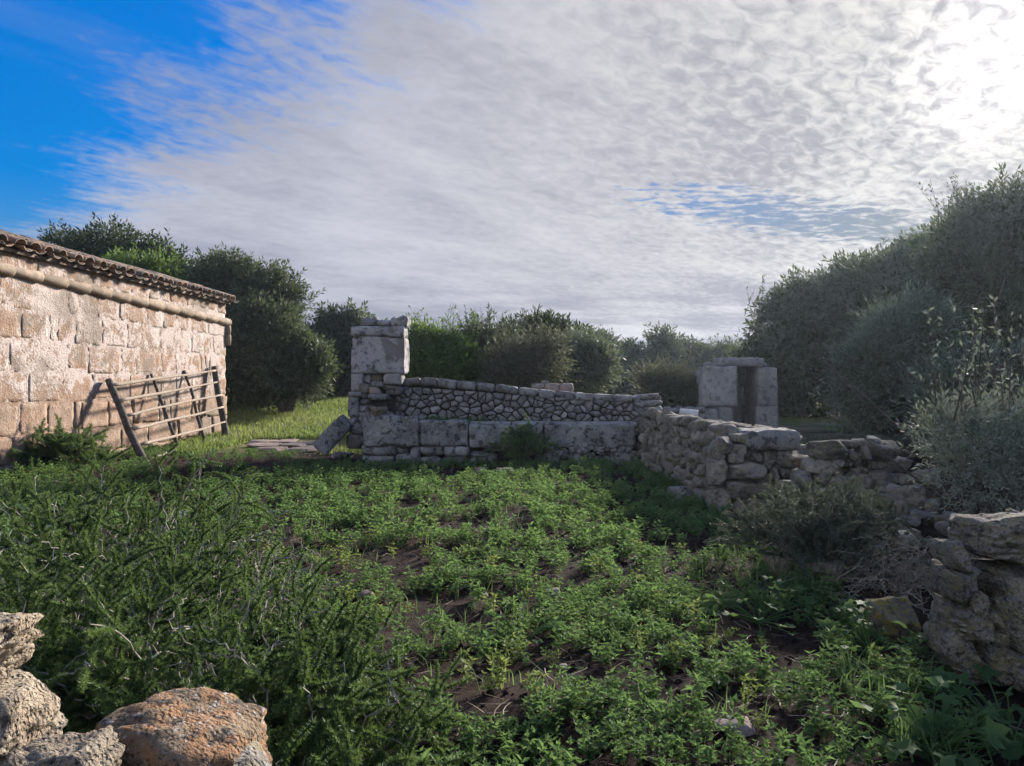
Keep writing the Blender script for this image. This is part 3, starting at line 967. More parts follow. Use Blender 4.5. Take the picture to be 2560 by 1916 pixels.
pb('spout_recess', 928, 966, 1000, 1022, 0.12, 0.1, 'rubble_fill', 18, cell=0.08)
# carved spout bowl: a half bowl with a thick rim
bv = []
na, nr = 18, 7
for k in range(nr):
    f = k / (nr - 1) * HPI
    for i in range(na):
        a = math.pi + math.pi * i / (na - 1)
        bv.append((0.14 * math.cos(a) * math.cos(f), 0.16 * math.sin(a) * math.cos(f), -0.15 * math.sin(f)))
bn = len(bv)
bv = np.array(bv)
bv2 = bv * np.array([0.72, 0.72, 0.7])
bq = []
for k in range(nr - 1):
    for i in range(na - 1):
        a = k * na + i
        bq.append([a, a + na, a + na + 1, a + 1]); bq.append([bn + a, bn + a + 1, bn + a + na + 1, bn + a + na])
for i in range(na - 1):
    bq.append([i, i + 1, bn + i + 1, bn + i])
bV = np.vstack([bv, bv2]); bV = bV + 0.012 * fbm(bV * 14, 4, 3)[:, None]
c = at(948, 1017, DP - 0.02) - pl
obj('spout_bowl', mesh_np('spout_bowl', bV, np.array(bq), M['buff'], smooth=True), pier, tuple(c))
o = pxrock('spout_foot', 925, 982, 1026, 1050, DP - .05, 0.3, 'buff', pier, 7, boxy=0.8); o.location = o.location - pier.location

V, F = box_geo(0.27, 0.62, 0.62, 0.05, 0.03, 0.02, 31, 6, 0.05)
V = rot_y(V, R(43)); V = rot_z(V, 0.15)
lean = obj('leaning_slab', mesh_np('leaning_slab', V, F, M['slab'], smooth=True), None, tuple(np.array(at(831, 1086, 11.5)) + np.array([0, 0.1, -0.01])))
tag(lean, 'thick weathered slab tilted against the foot of the ruined pier', 'stone slab')

# ------------------------------------------------------------------ stone trough
DT = 11.15
tr = thing('stone_trough', 'long low trough of big lichen-blotched stone slabs along the back of the field', 'trough', (-0.1, DT, 0))
def tb(name, u0, u1, v0, v1, dy, depth, mat, seed, rock=False, **k):
    o = (pxrock(name, u0, u1, v0, v1, DT + dy, depth, mat, tr, seed, boxy=1.0) if rock else pxblock(name, u0, u1, v0, v1, DT + dy, depth, M[mat], tr, seed, **k))
    o.location = o.location - tr.location
    return o
kw = dict(cell=0.028, bevel=0.02, rough=0.045, freq=6, chip=0.12)
tb('slab', 906, 1046, 1041, 1116, -.02, 0.24, 'slab', 1, **kw)
tb('slab', 1048, 1171, 1051, 1117, 0.0, 0.22, 'slab', 2, **kw)
tb('slab', 1173, 1357, 1062, 1121, 0.0, 0.22, 'slab', 3, **kw)
tb('slab', 1360, 1592, 1059, 1120, -.01, 0.22, 'slab', 4, **kw)
tb('side_slab', 907, 940, 1043, 1118, 0.2, 0.6, 'slab', 5, cell=0.06, bevel=0.03, rough=0.02)
tb('rim', 1175, 1592, 1055, 1066, 0.16, 0.2, 'dressed', 6, cell=0.05, bevel=0.015, rough=0.014)
base = [(903, 988, 1115, 1140), (989, 1024, 1118, 1136), (1025, 1050, 1116, 1150), (1048, 1110, 1117, 1139), (1110, 1173, 1117, 1140), (990, 1050, 1136, 1162), (1050, 1110, 1140, 1165), (905, 990, 1140, 1166),
        (1110, 1174, 1138, 1160), (1177, 1218, 1128, 1142), (1192, 1244, 1134, 1156), (1220, 1300, 1120, 1130), (1300, 1358, 1120, 1131), (1335, 1357, 1131, 1170), (1294, 1310, 1145, 1165), (1305, 1335, 1148, 1168),
        (1176, 1192, 1140, 1162), (1360, 1402, 1134, 1172), (1400, 1436, 1128, 1150), (1436, 1480, 1132, 1170), (1392, 1440, 1150, 1172), (1480, 1530, 1140, 1170), (1528, 1598, 1130, 1172), (1362, 1400, 1118, 1135)]
for i, (u0, u1, v0, v1) in enumerate(base):
    if (u1 - u0) * (v1 - v0) > 1500 or i in (3, 4, 0, 2, 11, 12):
        tb('base_stone', u0, u1, v0, v1, 0.01 + 0.02 * (i % 2), 0.2, 'slab', 30 + i, cell=0.05, bevel=0.02, rough=0.025, freq=7, chip=0.05)
    else:
        tb('base_stone', u0, u1, v0, v1, 0.02 + 0.025 * (i % 3), 0.22, 'slab', 30 + i, rock=True)
for i in range(46):        # small rubble packed under the last slab
    u, v = rw.uniform(1375, 1592), rw.uniform(1114, 1138)
    s_ = rw.uniform(7, 15)
    tb('packing_stone', u - s_ * .7, u + s_ * .7, v - s_ * .5, v + s_ * .5, -.02 + rw.uniform(-.01, .02), 0.1, 'slab', 200 + i, rock=True)
a, b = at(912, 1068, DT), at(1590, 1175, DT)
V, F = box_geo(b[0] - a[0], 0.74, a[2] - b[2], 0.12, 0.01, 0.03, 3, 2.0)
obj('soil_fill', mesh_np('soil_fill', V, F, M['soil'], smooth=True), tr, ((a[0] + b[0]) / 2 + 0.1, 0.53, (a[2] + b[2]) / 2))

# ------------------------------------------------------------------ flagstone threshold between house and pier
fl = thing('flagstone_threshold', 'worn pinkish flagstones in the gap between farmhouse and ruined pier', 'paving', (-4.5, 14.4, 0))
for i, (u0, u1, y, L) in enumerate(((626, 690, 15.6, 0.7), (690, 745, 15.5, .75), (742, 800, 15.2, .7), (618, 700, 14.7, .8), (700, 765, 14.5, .8), (765, 850, 14.3, .8), (640, 720, 13.8, .6), (720, 800, 13.7, .6), (800, 855, 13.5, .5), (830, 880, 12.6, .45))):
    xa, xb = (u0 - 1280) / FPX * y, (u1 - 1280) / FPX * y
    place_rock('flagstone', ((xa + xb) / 2 + 4.5, y - 14.4, gz((xa + xb) / 2, y) + 0.012), (xb - xa, L * 1.05, 0.09), 'flag', fl, 140 + i, boxy=1.0, rough=0.12)

# ------------------------------------------------------------------ stone well kiosk on the terrace
DK = 13.4
kk = thing('well_kiosk', 'small roofed kiosk of upright stone slabs around a dark doorway on the terrace', 'well house', (4.1, DK, 0.37))
def kb(name, u0, u1, v0, v1, dy, depth, seed, **k):
    o = pxblock(name, u0, u1, v0, v1, DK + dy, depth, M['dressed'], kk, seed, **{**dict(cell=0.045, bevel=0.016, rough=0.022, freq=6, chip=0.045), **k})
    o.location = o.location - kk.location
    return o
kb('front_slab', 1756, 1844, 916, 1018, 0, 0.28, 1)
kb('front_leg', 1797, 1834, 1015, 1100, 0.03, 0.24, 2)
kb('low_block', 1732, 1797, 1023, 1100, -.08, 0.4, 3)
kb('sill_stone', 1772, 1800, 1017, 1026, 0.06, 0.3, 4)
kb('jamb_block', 1896, 1946, 919, 1017, 0.02, 0.95, 5)
kb('jamb_block', 1892, 1947, 1016, 1100, 0.0, 0.98, 6)
kb('lintel', 1800, 1912, 894, 917, 0.05, 0.5, 7)
kb('roof_slab', 1779, 1921, 905, 921, 0.30, 0.65, 8, cell=0.08)
kb('back_wall', 1765, 1925, 925, 1100, 0.85, 0.12, 9, cell=0.1)
kb('side_wall', 1758, 1780, 925, 1100, 0.2, 0.75, 10, cell=0.1)
kb('inner_block', 1852, 1890, 922, 968, 0.72, 0.16, 11)
kb('inner_block', 1872, 1898, 968, 1017, 0.6, 0.25, 12)
kb('inner_block', 1866, 1896, 1018, 1075, 0.55, 0.3, 13, bevel=0.05)

# low kerb of the terrace and a low wall by the kiosk
V, F = box_geo(9.0, 0.3, 0.6, 0.16, 0.04, 0.03, 8, 3, 0.05)
tk_ = tag(obj('terrace_kerb', mesh_np('terrace_kerb', V, F, M['mossy'], smooth=True), None, (7.0, 12.5, 0.10)), 'long low mossy kerb edging the terrace behind the broken wall', 'kerb')
lw = thing('low_field_wall', 'short low row of loose stones between the sloping wall and the well kiosk', 'stone wall', (3.0, 13.6, 0.37))
for i in range(16):
    u = 1655 + i * 6.2
    o = pxrock('stone', u, u + 15, 1018 + rw.uniform(-2, 3), 1034, 13.3 + rw.uniform(-.1, .1), 0.25, 'wall_stone', lw, 160 + i, boxy=0.9); o.location = o.location - lw.location
for i in range(9):
    u = 1655 + i * 12
    o = pxrock('stone', u, u + 18, 1032, 1075, 13.35, 0.3, 'wall_stone', lw, 180 + i, boxy=0.9); o.location = o.location - lw.location

# ------------------------------------------------------------------ rubble wall along the far side of the field
rr = np.random.default_rng(33)
rub = thing('rubble_wall', 'thick rubble wall running from the trough to a squared end of large stones', 'stone wall', (2.3, 9.0, 0))
rl = np.array(rub.location)
XW = 2.03
for zr in np.arange(0.02, 0.74, 0.115):
    y = 7.25 + rr.uniform(0, .1)
    while y < 11.2:
        L = rr.uniform(0.13, 0.27) * (1.25 if zr < 0.2 else 1.0)
        h = rr.uniform(0.13, 0.19)
        place_rock('stone', np.array([XW + 0.06 + (y - 7.2) * -0.02 + zr * 0.10 + rr.uniform(-.03, .03), y + L / 2, zr + 0.06 + rr.uniform(-.02, .02)]) - rl, (rr.uniform(.22, .30), L * 1.08, h), 'rubble', rub, int(rr.integers(1000)), rx=rr.uniform(-.35, .35), ry=rr.uniform(-.2, .2), rz=rr.uniform(-.35, .35), boxy=0.7, rough=0.09, strata=.05)
        y += L
for i in range(95):
    y = rr.uniform(7.4, 11.3); x = rr.uniform(2.10, 2.85)
    s_ = rr.uniform(0.12, 0.26)
    place_rock('stone', np.array([x, y, 0.70 + rr.uniform(-.04, .05) - 0.02 * (y - 7)]) - rl, (s_ * 1.2, s_, s_ * .65), 'rubble', rub, int(rr.integers(1000)), rz=rr.uniform(0, 3), ry=rr.uniform(-.2, .2), boxy=0.7, rough=0.15)
for i in range(60):        # packing behind and between the big end stones
    x, z = rr.uniform(2.04, 2.82), rr.uniform(0.02, 0.68)
    s_ = rr.uniform(0.10, 0.2)
    place_rock('stone', np.array([x, 7.22 + rr.uniform(-.05, .1), z]) - rl, (s_ * 1.3, s_ * 1.2, s_ * .9), 'rubble', rub, int(rr.integers(1000)), rz=rr.uniform(0, 3), boxy=0.7, rough=0.15)
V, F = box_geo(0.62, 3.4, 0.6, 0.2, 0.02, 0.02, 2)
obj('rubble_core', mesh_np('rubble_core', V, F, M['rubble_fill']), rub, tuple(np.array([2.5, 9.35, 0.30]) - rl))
Z4 = lambda x0, x1, y0, y1: (1560 + x0 / 2.76, 1560 + x1 / 2.76, 860 + y0 / 2.76, 860 + y1 / 2.76)
front = [(845, 1232, 600, 738, 'slab'), (870, 945, 735, 805, 0), (935, 1072, 738, 862, 0), (1058, 1243, 738, 852, 0), (695, 1002, 812, 932, 0), (990, 1060, 850, 940, 0), (1050, 1130, 850, 930, 0), (1120, 1200, 850, 925, 0), (1140, 1235, 900, 965, 0),
         (680, 1027, 925, 1072, 0), (585, 742, 985, 1172, 0), (738, 862, 1030, 1168, 0), (862, 1042, 1072, 1205, 0), (578, 702, 790, 985, 0), (700, 850, 690, 820, 0), (850, 890, 735, 815, 0), (742, 848, 612, 692, 0), (1020, 1180, 940, 1080, 0),
         (1035, 1170, 1070, 1180, 0), (640, 745, 640, 760, 0), (600, 700, 700, 800, 0), (690, 780, 1160, 1210, 0), (800, 880, 1155, 1215, 0), (1170, 1250, 960, 1100, 0), (1160, 1260, 1090, 1200, 0)]
for i, (a0, a1, b0, b1, kind) in enumerate(front):
    if kind == 'slab':
        o = pxblock('stone', *Z4(a0, a1, b0, b1), 6.98, 0.5, M['slab'], rub, 50, cell=0.03, bevel=0.05, rough=0.03, freq=7, chip=0.04)
    else:
        big = (a1 - a0) > 250
        o = pxrock('stone', *Z4(a0, a1, b0, b1), 6.98 + rr.uniform(-.05, .05), 0.36, 'rubble', rub, 400 + i * 5, boxy=0.9, sub=4, rough=0.12, strata=0.08)
    o.location = o.location - rub.location

# broken stretch of that wall
brk = thing('collapsed_wall', 'collapsed heap of tumbled wall stones half hidden by an olive bush', 'stone wall', (2.9, 6.3, 0))
bl = np.array(brk.location)
pieces = [(1300, 1522, 662, 792), (1655, 1895, 668, 802), (1240, 1532, 778, 892), (1710, 1952, 768, 892), (1730, 1872, 880, 962), (1718, 1862, 950, 1042), (1820, 2122, 975, 1172), (1505, 1590, 665, 720), (1590, 1660, 650, 730), (1510, 1560, 720, 800),
          (1560, 1640, 735, 800), (1630, 1690, 700, 800), (1450, 1520, 790, 850), (1505, 1570, 780, 860), (1570, 1670, 780, 850), (1660, 1715, 800, 870), (1530, 1600, 850, 915), (1570, 1660, 840, 910), (1525, 1690, 890, 990), (1690, 1740, 880, 960), (1690, 1780, 640, 690),
          (1870, 1960, 900, 980), (1760, 1850, 1035, 1110), (1840, 1950, 1070, 1190), (1660, 1830, 1150, 1240), (1780, 1850, 1215, 1285), (1840, 1940, 1240, 1310), (1850, 1920, 1195, 1245), (1930, 2030, 1190, 1250), (1960, 2060, 1150, 1210), (2060, 2140, 1080, 1180),
          (1170, 1250, 870, 960), (1060, 1190, 940, 1040), (1190, 1300, 900, 1000), (1300, 1400, 880, 960), (1400, 1530, 900, 990), (1260, 1360, 1010, 1110), (1100, 1260, 1090, 1230), (1340, 1480, 990, 1100), (1480, 1620, 980, 1100), (1600, 1740, 1000, 1130), (1250, 1400, 1100, 1250), (1400, 1560, 1100, 1250), (1550, 1680, 1110, 1240)]
for i, (a0, a1, b0, b1) in enumerate(pieces):
    d = 6.55 - 0.9 * max(0, (b0 - 880) / 420) + rr.uniform(-.06, .06)
    o = pxrock('stone', *Z4(a0, a1, b0, b1), d, 0.34, 'rubble', brk, 600 + i * 7, boxy=0.8, sub=4 if a1 - a0 > 150 else 3, rough=0.14, rz=rr.uniform(-.3, .3))
    o.location = o.location - brk.location
for i in range(70):
    x, y = rr.uniform(2.75, 3.9), rr.uniform(6.6, 7.4)
    z = rr.uniform(0.02, 0.5) * (1 - 0.25 * abs(x - 3.1))
    s_ = rr.uniform(0.12, 0.24)
    place_rock('stone', (x - bl[0], y - bl[1], z), (s_ * 1.3, s_, s_ * .8), 'rubble', brk, int(rr.integers(1000)), rz=rr.uniform(0, 3), ry=rr.uniform(-.3, .3), boxy=0.7, rough=0.15)
for i in range(60):
    u, v = rr.uniform(2020, 2480), rr.uniform(1290, 1470)
    d = 2312 / max(v + 60 - 958, 300) + rr.uniform(0, .6)
    s_ = rr.uniform(0.07, 0.2)
    p_ = at(u, v, d)
    place_rock('stone', (p_[0] - bl[0], p_[1] - bl[1], max(p_[2], 0.02)), (s_ * 1.3, s_, s_ * .8), 'rubble', brk, int(rr.integers(1000)), rz=rr.uniform(0, 3), boxy=0.7, rough=0.15)
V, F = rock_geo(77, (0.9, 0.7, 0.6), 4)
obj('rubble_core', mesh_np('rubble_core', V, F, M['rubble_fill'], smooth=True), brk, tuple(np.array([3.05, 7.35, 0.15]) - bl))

# near end of the wall, beside the viewer
nw = thing('near_wall_end', 'rugged stack of big pitted limestone boulders at the near end of the wall', 'stone wall', (2.1, 3.2, 0))
nl = np.array(nw.location)
Z8 = lambda x0, x1, y0, y1: (1760 + x0 / 2.1625, 1760 + x1 / 2.1625, 1150 + y0 / 2.1625, 1150 + y1 / 2.1625)
for i, (a0, a1, b0, b1, dd, dep) in enumerate(((1395, 1800, 255, 585, 0, .42), (1305, 1410, 428, 590, .02, .25), (1285, 1475, 573, 775, 0, .3), (1450, 1790, 555, 745, .06, .35), (1283, 1545, 745, 965, .0, .34), (1598, 1790, 735, 1035, -.1, .3), (1253, 1405, 875, 1105, .04, .3),
        (1475, 1705, 985, 1225, -.06, .34), (1320, 1450, 985, 1135, .0, .3), (1380, 1505, 1045, 1210, -.04, .3), (1635, 1800, 1085, 1260, -.12, .3), (1505, 1655, 785, 905, .0, .25), (1600, 1790, 625, 790, -.03, .3), (1490, 1610, 900, 1000, .0, .25), (1410, 1520, 700, 830, .02, .2),
        (1700, 1900, 1200, 1400, -.1, .4), (1500, 1700, 1200, 1330, .0, .4), (1380, 1500, 1190, 1290, .02, .3), (1780, 2000, 300, 700, .1, .5), (1790, 2000, 700, 1100, .05, .5), (1500, 1620, 1000, 1040, .05, .2))):
    d = 3.02 + dd
    big = i in (0, 4, 5, 7)
    o = pxrock('stone', *Z8(a0, a1, b0, b1), d, dep, 'near_rock', nw, 800 + i * 5, fit=.97, boxy=0.8, sub=5 if big else 4, rough=0.09, strata=0.10, ry=rr.uniform(-.12, .12))
    o.location = o.location - nw.location
for i in range(40):
    y = rr.uniform(3.4, 4.3); x, z = 0.62 * y + rr.uniform(.2, .8), rr.uniform(0, 0.55)
    z *= 1 - 0.55 * (y - 3.3) / 1.9
    s_ = rr.uniform(0.16, 0.32)
    place_rock('stone', np.array([x, y, z]) - nl, (s_ * 1.2, s_, s_ * .75), 'near_rock', nw, int(rr.integers(1000)), rz=rr.uniform(0, 3), boxy=0.8, rough=0.13, sub=3)

# ------------------------------------------------------------------ boulders on the wall the viewer stands at
def boulder(name, label, u0, u1, v0, v1, d, dep, mat, seed, rough=0.12, **k):
    a, b = at(u0, v0, d + dep * .45), at(u1, v1, d + dep * .45)
    V, F = rock_geo(seed, (b[0] - a[0], dep, a[2] - b[2]), 5, rough=rough, strata=0.10, **k)
    o = obj(name, mesh_np(name, V, F, M[mat], smooth=True), None, ((a[0] + b[0]) / 2, d + dep / 2, (a[2] + b[2]) / 2))
    return tag(o, label, 'boulder')
boulder('boulder', 'large rounded orange-brown boulder blotched with grey lichen at the bottom edge', 170, 632, 1768, 2130, 1.45, 0.30, 'boulder', 905, 0.06, boxy=0.75, p=9)
boulder('boulder', 'small pointed buff boulder in front of the large orange-brown one', 45, 285, 1855, 2080, 1.28, 0.22, 'buff', 908, 0.12, boxy=0.3)
boulder('boulder', 'pale pitted boulder cut by the photo edge, topmost of the stack', -270, 45, 1525, 1740, 1.35, 0.25, 'buff', 913, 0.14, boxy=0.6)
boulder('boulder', 'grey-brown pitted boulder cut by the photo edge, under the topmost pale one', -230, 75, 1725, 1965, 1.33, 0.28, 'buff', 916, 0.13, boxy=0.7)
vw = thing('viewpoint_wall', 'low dry-stone wall carrying the boulders at the bottom edge', 'stone wall', (-0.9, 1.5, 0))
for i in range(26):
    x, z = rr.uniform(-1.35, -0.5), rr.uniform(0.05, 0.40)
    place_rock('stone', (x + 0.9, rr.uniform(-.08, .14), z), (rr.uniform(.2, .3), rr.uniform(.2, .3), rr.uniform(.14, .2)), 'near_rock', vw, 950 + i, boxy=0.9, rough=0.12)

# ------------------------------------------------------------------ single stones lying about
def ground_rock(label, u, v, wpx, hpx, mat, seed, name='boulder', cat='stone', sub=4, **k):
    d = 2312.0 / (v - 958.0)
    s_ = d / FPX
    x = (u - 1280) * s_
    o = place_rock(name, (x, d + wpx * s_ * 0.4, gz(x, d) + hpx * s_ * 0.36), (wpx * s_, wpx * s_ * 0.8, hpx * s_), mat, None, seed, sub, rz=seed * .37 % .6, **k)
    return tag(o, label, cat)
ground_rock('rounded boulder patched with yellow lichen at the foot of the tumbled stones', 2252, 1600, 152, 120, 'yellow_rock', 31, sub=5, boxy=0.3, rough=.1)
ground_rock('pinkish white boulder under the grey thorny shrub', 1962, 1446, 84, 62, 'pink_stone', 44, sub=4)
ground_rock('dark grey boulder sitting in the weeds before the squared wall end', 1715, 1258, 76, 52, 'slab', 57, sub=4)
ground_rock('pointed grey and pink stone on bare soil in mid field', 911, 1500, 40, 26, 'pink_stone', 61, 'loose_stone')
ground_rock('rounded grey stone on bare soil near the middle of the field', 1382, 1484, 44, 24, 'rubble', 62, 'loose_stone')
ground_rock('small flat pale stone below the rounded grey field stone', 1272, 1518, 30, 14, 'pink_stone', 63, 'loose_stone')
ground_rock('brick-coloured flat stone in the weeds below the pole gate', 470, 1172, 36, 18, 'pink_stone', 64, 'loose_stone')
ground_rock('greyish stone in the weeds close to the trough', 1262, 1195, 46, 26, 'flag', 65, 'loose_stone')
ground_rock('pale long stone lying in a dip below the greyish one near the trough', 1222, 1212, 36, 13, 'pink_stone', 66, 'loose_stone')
ground_rock('brown stone in the weeds, first of two before the trough', 1200, 1183, 26, 16, 'flag', 67, 'loose_stone')
ground_rock('pale stump-like stone in the weeds far along the rubble wall', 1448, 1240, 26, 20, 'rubble', 68, 'loose_stone')
ground_rock('flaking white limestone chunk on the dark soil at the bottom edge', 1850, 1850, 100, 40, 'pink_stone', 69, 'loose_stone')
ground_rock('flat stone set in the ground beside the pier base', 855, 1146, 52, 14, 'slab', 70, 'loose_stone')
SMALL = 'small loose stone scattered in the weedy field'
rs = np.random.default_rng(51)
for i in range(46):
    v = 1000 + 185 + 640 * rs.random() ** 1.6
    u = rs.uniform(700, 1900) if i > 12 else rs.uniform(20, 330)
    if i <= 12: v = rs.uniform(1185, 1260)
    s_ = rs.uniform(8, 20) * (1 + (v - 1185) / 900)
    o = ground_rock(SMALL, u, v, s_, s_ * .62, ['pink_stone', 'flag', 'rubble'][i % 3], 300 + i, 'loose_stone', sub=3)
    o['group'] = 'loose stones in the field'

# litter
bm_ = np.array(at(1711, 1053, 10.0))
ba = np.linspace(0, 2 * np.pi, 20, endpoint=False)
def ringp(x, r): return np.stack([np.full(20, x), np.cos(ba) * r, np.sin(ba) * r], -1)
bkV = np.vstack([ringp(-0.115, 0.040), ringp(-0.112, 0.052), ringp(0.115, 0.062), ringp(0.115, 0.055), ringp(-0.10, 0.046)])
bi_ = np.arange(20)
bkq = np.vstack([np.stack([k * 20 + bi_, k * 20 + np.roll(bi_, -1), (k + 1) * 20 + np.roll(bi_, -1), (k + 1) * 20 + bi_], -1) for k in range(4)])
V5 = np.vstack([bkV, [[-0.116, 0, 0], [-0.10, 0, 0]]])
bt = np.vstack([np.stack([np.roll(bi_, -1), bi_, np.full(20, 100)], -1), np.stack([80 + bi_, 80 + np.roll(bi_, -1), np.full(20, 101)], -1)])
V5 = rot_z(rot_y(V5, 0.12), -0.35)
pail = tag(obj('plastic_pot', mesh_np('plastic_pot', V5, [bkq, bt], M['white_plastic'], smooth=False), None, tuple(bm_ + np.array([-.06, -.5, 0.12]))), 'white plastic pot lying on its side on top of the rubble wall', 'pot')
d_ = 2312.0 / (1305 - 958)
V, F = rock_geo(5, (0.11, 0.08, 0.09), 4, rough=0.45, boxy=0.1, p=4)
tag(obj('crumpled_plastic', mesh_np('crumpled_plastic', V, F, M['white_plastic'], smooth=False), None, ((453 - 1280) / FPX * d_, d_, 0.06)), 'crumpled white plastic scrap behind the thorny shrub twigs', 'litter')

# ------------------------------------------------------------------ trees and shrubs
def sprig_proto(n, L, leaf_l, leaf_w, spread, rng, bend=0.12):
    """a leafy shoot along +Y: opposite pairs of lance-shaped leaves and a terminal leaf"""
    V, F = [], []
    for i in range(n):
        f = (i // 2 + 0.7) / (n / 2 + 0.7)
        y = L * f
        last = i == n - 1
        az = (0 if i % 2 == 0 else np.pi) + (i // 2) * 1.35 + rng.uniform(-.3, .3)
        sp = 0.12 if last else spread * rng.uniform(.75, 1.2)
        d = np.array([math.cos(az) * math.sin(sp), math.cos(sp), math.sin(az) * math.sin(sp)])
        side = np.cross(d, np.array([math.sin(az), 0.1, -math.cos(az)])); side /= np.linalg.norm(side)
        side = np.cross(d, side) if rng.random() < 0.35 else side
        l_, w_ = leaf_l * rng.uniform(.75, 1.15), leaf_w * rng.uniform(.8, 1.15)
        b = np.array([math.sin(f * 3) * bend * L, y, 0])
        k = len(V)
        V += [b, b + d * l_ * .5 + side * w_ / 2, b + d * l_, b + d * l_ * .5 - side * w_ / 2]
        F.append([k, k + 1, k + 2, k + 3])
    return np.array(V), np.array(F)


def crown_mesh(name, seed, lobes, n, mat, sp=(8, 0.34, 0.12, 0.036, 0.7), up=0.35, wob_=0.2, scale=(0.7, 1.4), holes=0.22, back=0.45, inner=0.08, clumps=5, expl=4):
    rng = np.random.default_rng(seed)
    Lb, parts_ = [], []
    for L_ in lobes:                       # break each mass into uneven smaller masses
        L_ = np.array(L_, float)
        parts_.append(np.concatenate([L_[:3], L_[3:] * 0.93]))
        for _ in range(expl):
            dd = rng.normal(size=3); dd /= np.linalg.norm(dd)
            f = rng.uniform(.34, .62)
            parts_.append(np.concatenate([L_[:3] + dd * L_[3:] * (1.14 - f) * rng.uniform(.85, 1.12), L_[3:] * f * rng.uniform(.85, 1.15, 3)]))
    for L_ in parts_:                       # every lobe is a heap of smaller clumps
        L_ = np.array(L_, float)
        Lb.append(np.concatenate([L_[:3], L_[3:] * 0.74]))
        for _ in range(clumps):
            dd = rng.normal(size=3); dd /= np.linalg.norm(dd)
            if dd[1] > 0.5: dd[1] = -dd[1]
            if dd[2] < -0.6: dd[2] = -dd[2]
            f = rng.uniform(0.22, 0.42)
            Lb.append(np.concatenate([L_[:3] + dd * L_[3:] * (1.06 - f * rng.uniform(.5, 1.0)), L_[3:] * f * rng.uniform(.8, 1.2, 3)]))
    Lb = np.array(Lb)
    C, Rd = Lb[:, :3], Lb[:, 3:]
    area = (Rd[:, 0] * Rd[:, 1] * Rd[:, 2]) ** (2 / 3)
    N0 = int(n * 2.6)
    k = rng.choice(len(Lb), N0, p=area / area.sum())
    d = rng.normal(size=(N0, 3)); d /= np.linalg.norm(d, axis=1)[:, None]
    rad = 1 - 0.42 * rng.random(N0) ** 2.2
    rad = np.where(rng.random(N0) < inner, rng.uniform(0.35, 0.75, N0), rad)
    P = C[k] + d * Rd[k] * rad[:, None]
    fs = 1.1 / max(0.5, float(np.median(Rd)))
    P = P + d * (Rd[k].mean(1) * wob_ * fbm(P * fs * 2.2, seed, 3))[:, None]
    keep = np.ones(N0, bool)
    for j in range(len(Lb)):
        q = (((P - C[j]) / Rd[j]) ** 2).sum(1)
        keep &= ~((q < 0.45) & (k != j))
    keep &= (d[:, 1] < 0.25) | (rng.random(N0) < back)
    keep &= fbm(P * fs * 3.4 + 40, seed + 5, 2) > -0.46 + holes * 1.6 * rng.random(N0) ** 2
    keep &= P[:, 2] > 0.03
    P, d, k, rad = P[keep][:n], d[keep][:n], k[keep][:n], rad[keep][:n]
    out = d / Rd[k]
    out /= np.linalg.norm(out, axis=1)[:, None]
    Y = out + np.array([0, 0, up * .7]) + rng.normal(size=P.shape) * 0.6
    S = rng.uniform(scale[0], scale[1], len(P))
    sh = fbm(P * fs * 1.6 + 9, seed + 2, 2)
    tint = np.clip(0.45 + 0.65 * sh + rng.normal(size=len(P)) * 0.2, 0, 1)
    sp_ = Soup()
    grp = rng.integers(0, 4, len(P))
    for g in range(4):
        pv, pf = sprig_proto(*sp, rng)
        m = grp == g
        A = frames(Y[m], rng) * S[m][:, None, None]
        tv = np.clip(tint[m][:, None] + np.repeat(rng.normal(size=(m.sum(), len(pf))) * 0.12, 4, 1), 0, 1)
        sp_.many(pv, pf, A, P[m], tv)
    return sp_.mesh(name, mat)


def trunk_mesh(name, seed, lobes, r0, stems=1):
    rng = np.random.default_rng(seed + 100)
    s = Soup()
    for c in lobes:
        c = np.array(c[:3], float)
        b = np.array([rng.uniform(-1, 1) * r0 * stems * .6, rng.uniform(-1, 1) * r0 * stems * .6, -0.1])
        mid = np.array([c[0] * 0.3, c[1] * 0.3, c[2] * 0.45]) + rng.normal(size=3) * 0.1
        t = np.linspace(0, 1, 9)[:, None]
        P = (1 - t) ** 2 * b + 2 * t * (1 - t) * mid + t ** 2 * c
        P = P + 0.04 * rng.normal(size=P.shape) * t
        V, q, tt = tube_geo(P, np.linspace(r0, r0 * 0.25, 9), 7)
        s.add(V, tt, q)
        for _ in range(4):
            e = c + rng.normal(size=3) * np.array([.5, .5, .4]) * (1 + r0)
            i = rng.integers(4, 8)
            V, q, tt = tube_geo(np.linspace(P[i], e, 5), np.linspace(r0 * .3, r0 * .08, 5), 5)
            s.add(V, tt, q)
    return s.mesh(name, M['bark'], True)


def tree(name, label, cat, u, d, lobes_px, n, mat, seed, r0=0.12, group=None, stems=1, **k):
    """lobes_px: (u, v, half-width px, half-height px, depth factor, dy)"""
    x = (u - 1280) / FPX * d
    z = gz(x, d)
    t = thing(name, label, cat, (x, d, z), group=group)
    L = []
    for (uu, vv, rw_, rh_, df, dy) in lobes_px:
        p = at(uu, vv, d + dy) - np.array([x, d, z])
        s = (d + dy) / FPX
        L.append((p[0], p[1], p[2], rw_ * s, rw_ * s * df, rh_ * s))
    obj('crown', crown_mesh('crown', seed, L, n, M[mat], **k), t)
    obj('trunk', trunk_mesh('trunk', seed, L, r0, stems), t)
    return t


FAR = (8, 0.46, 0.17, 0.054, 0.8)
MID = (8, 0.42, 0.14, 0.042, 0.8)
GT, GS = 'trees round the meadow', 'shrubs growing behind the trough wall'
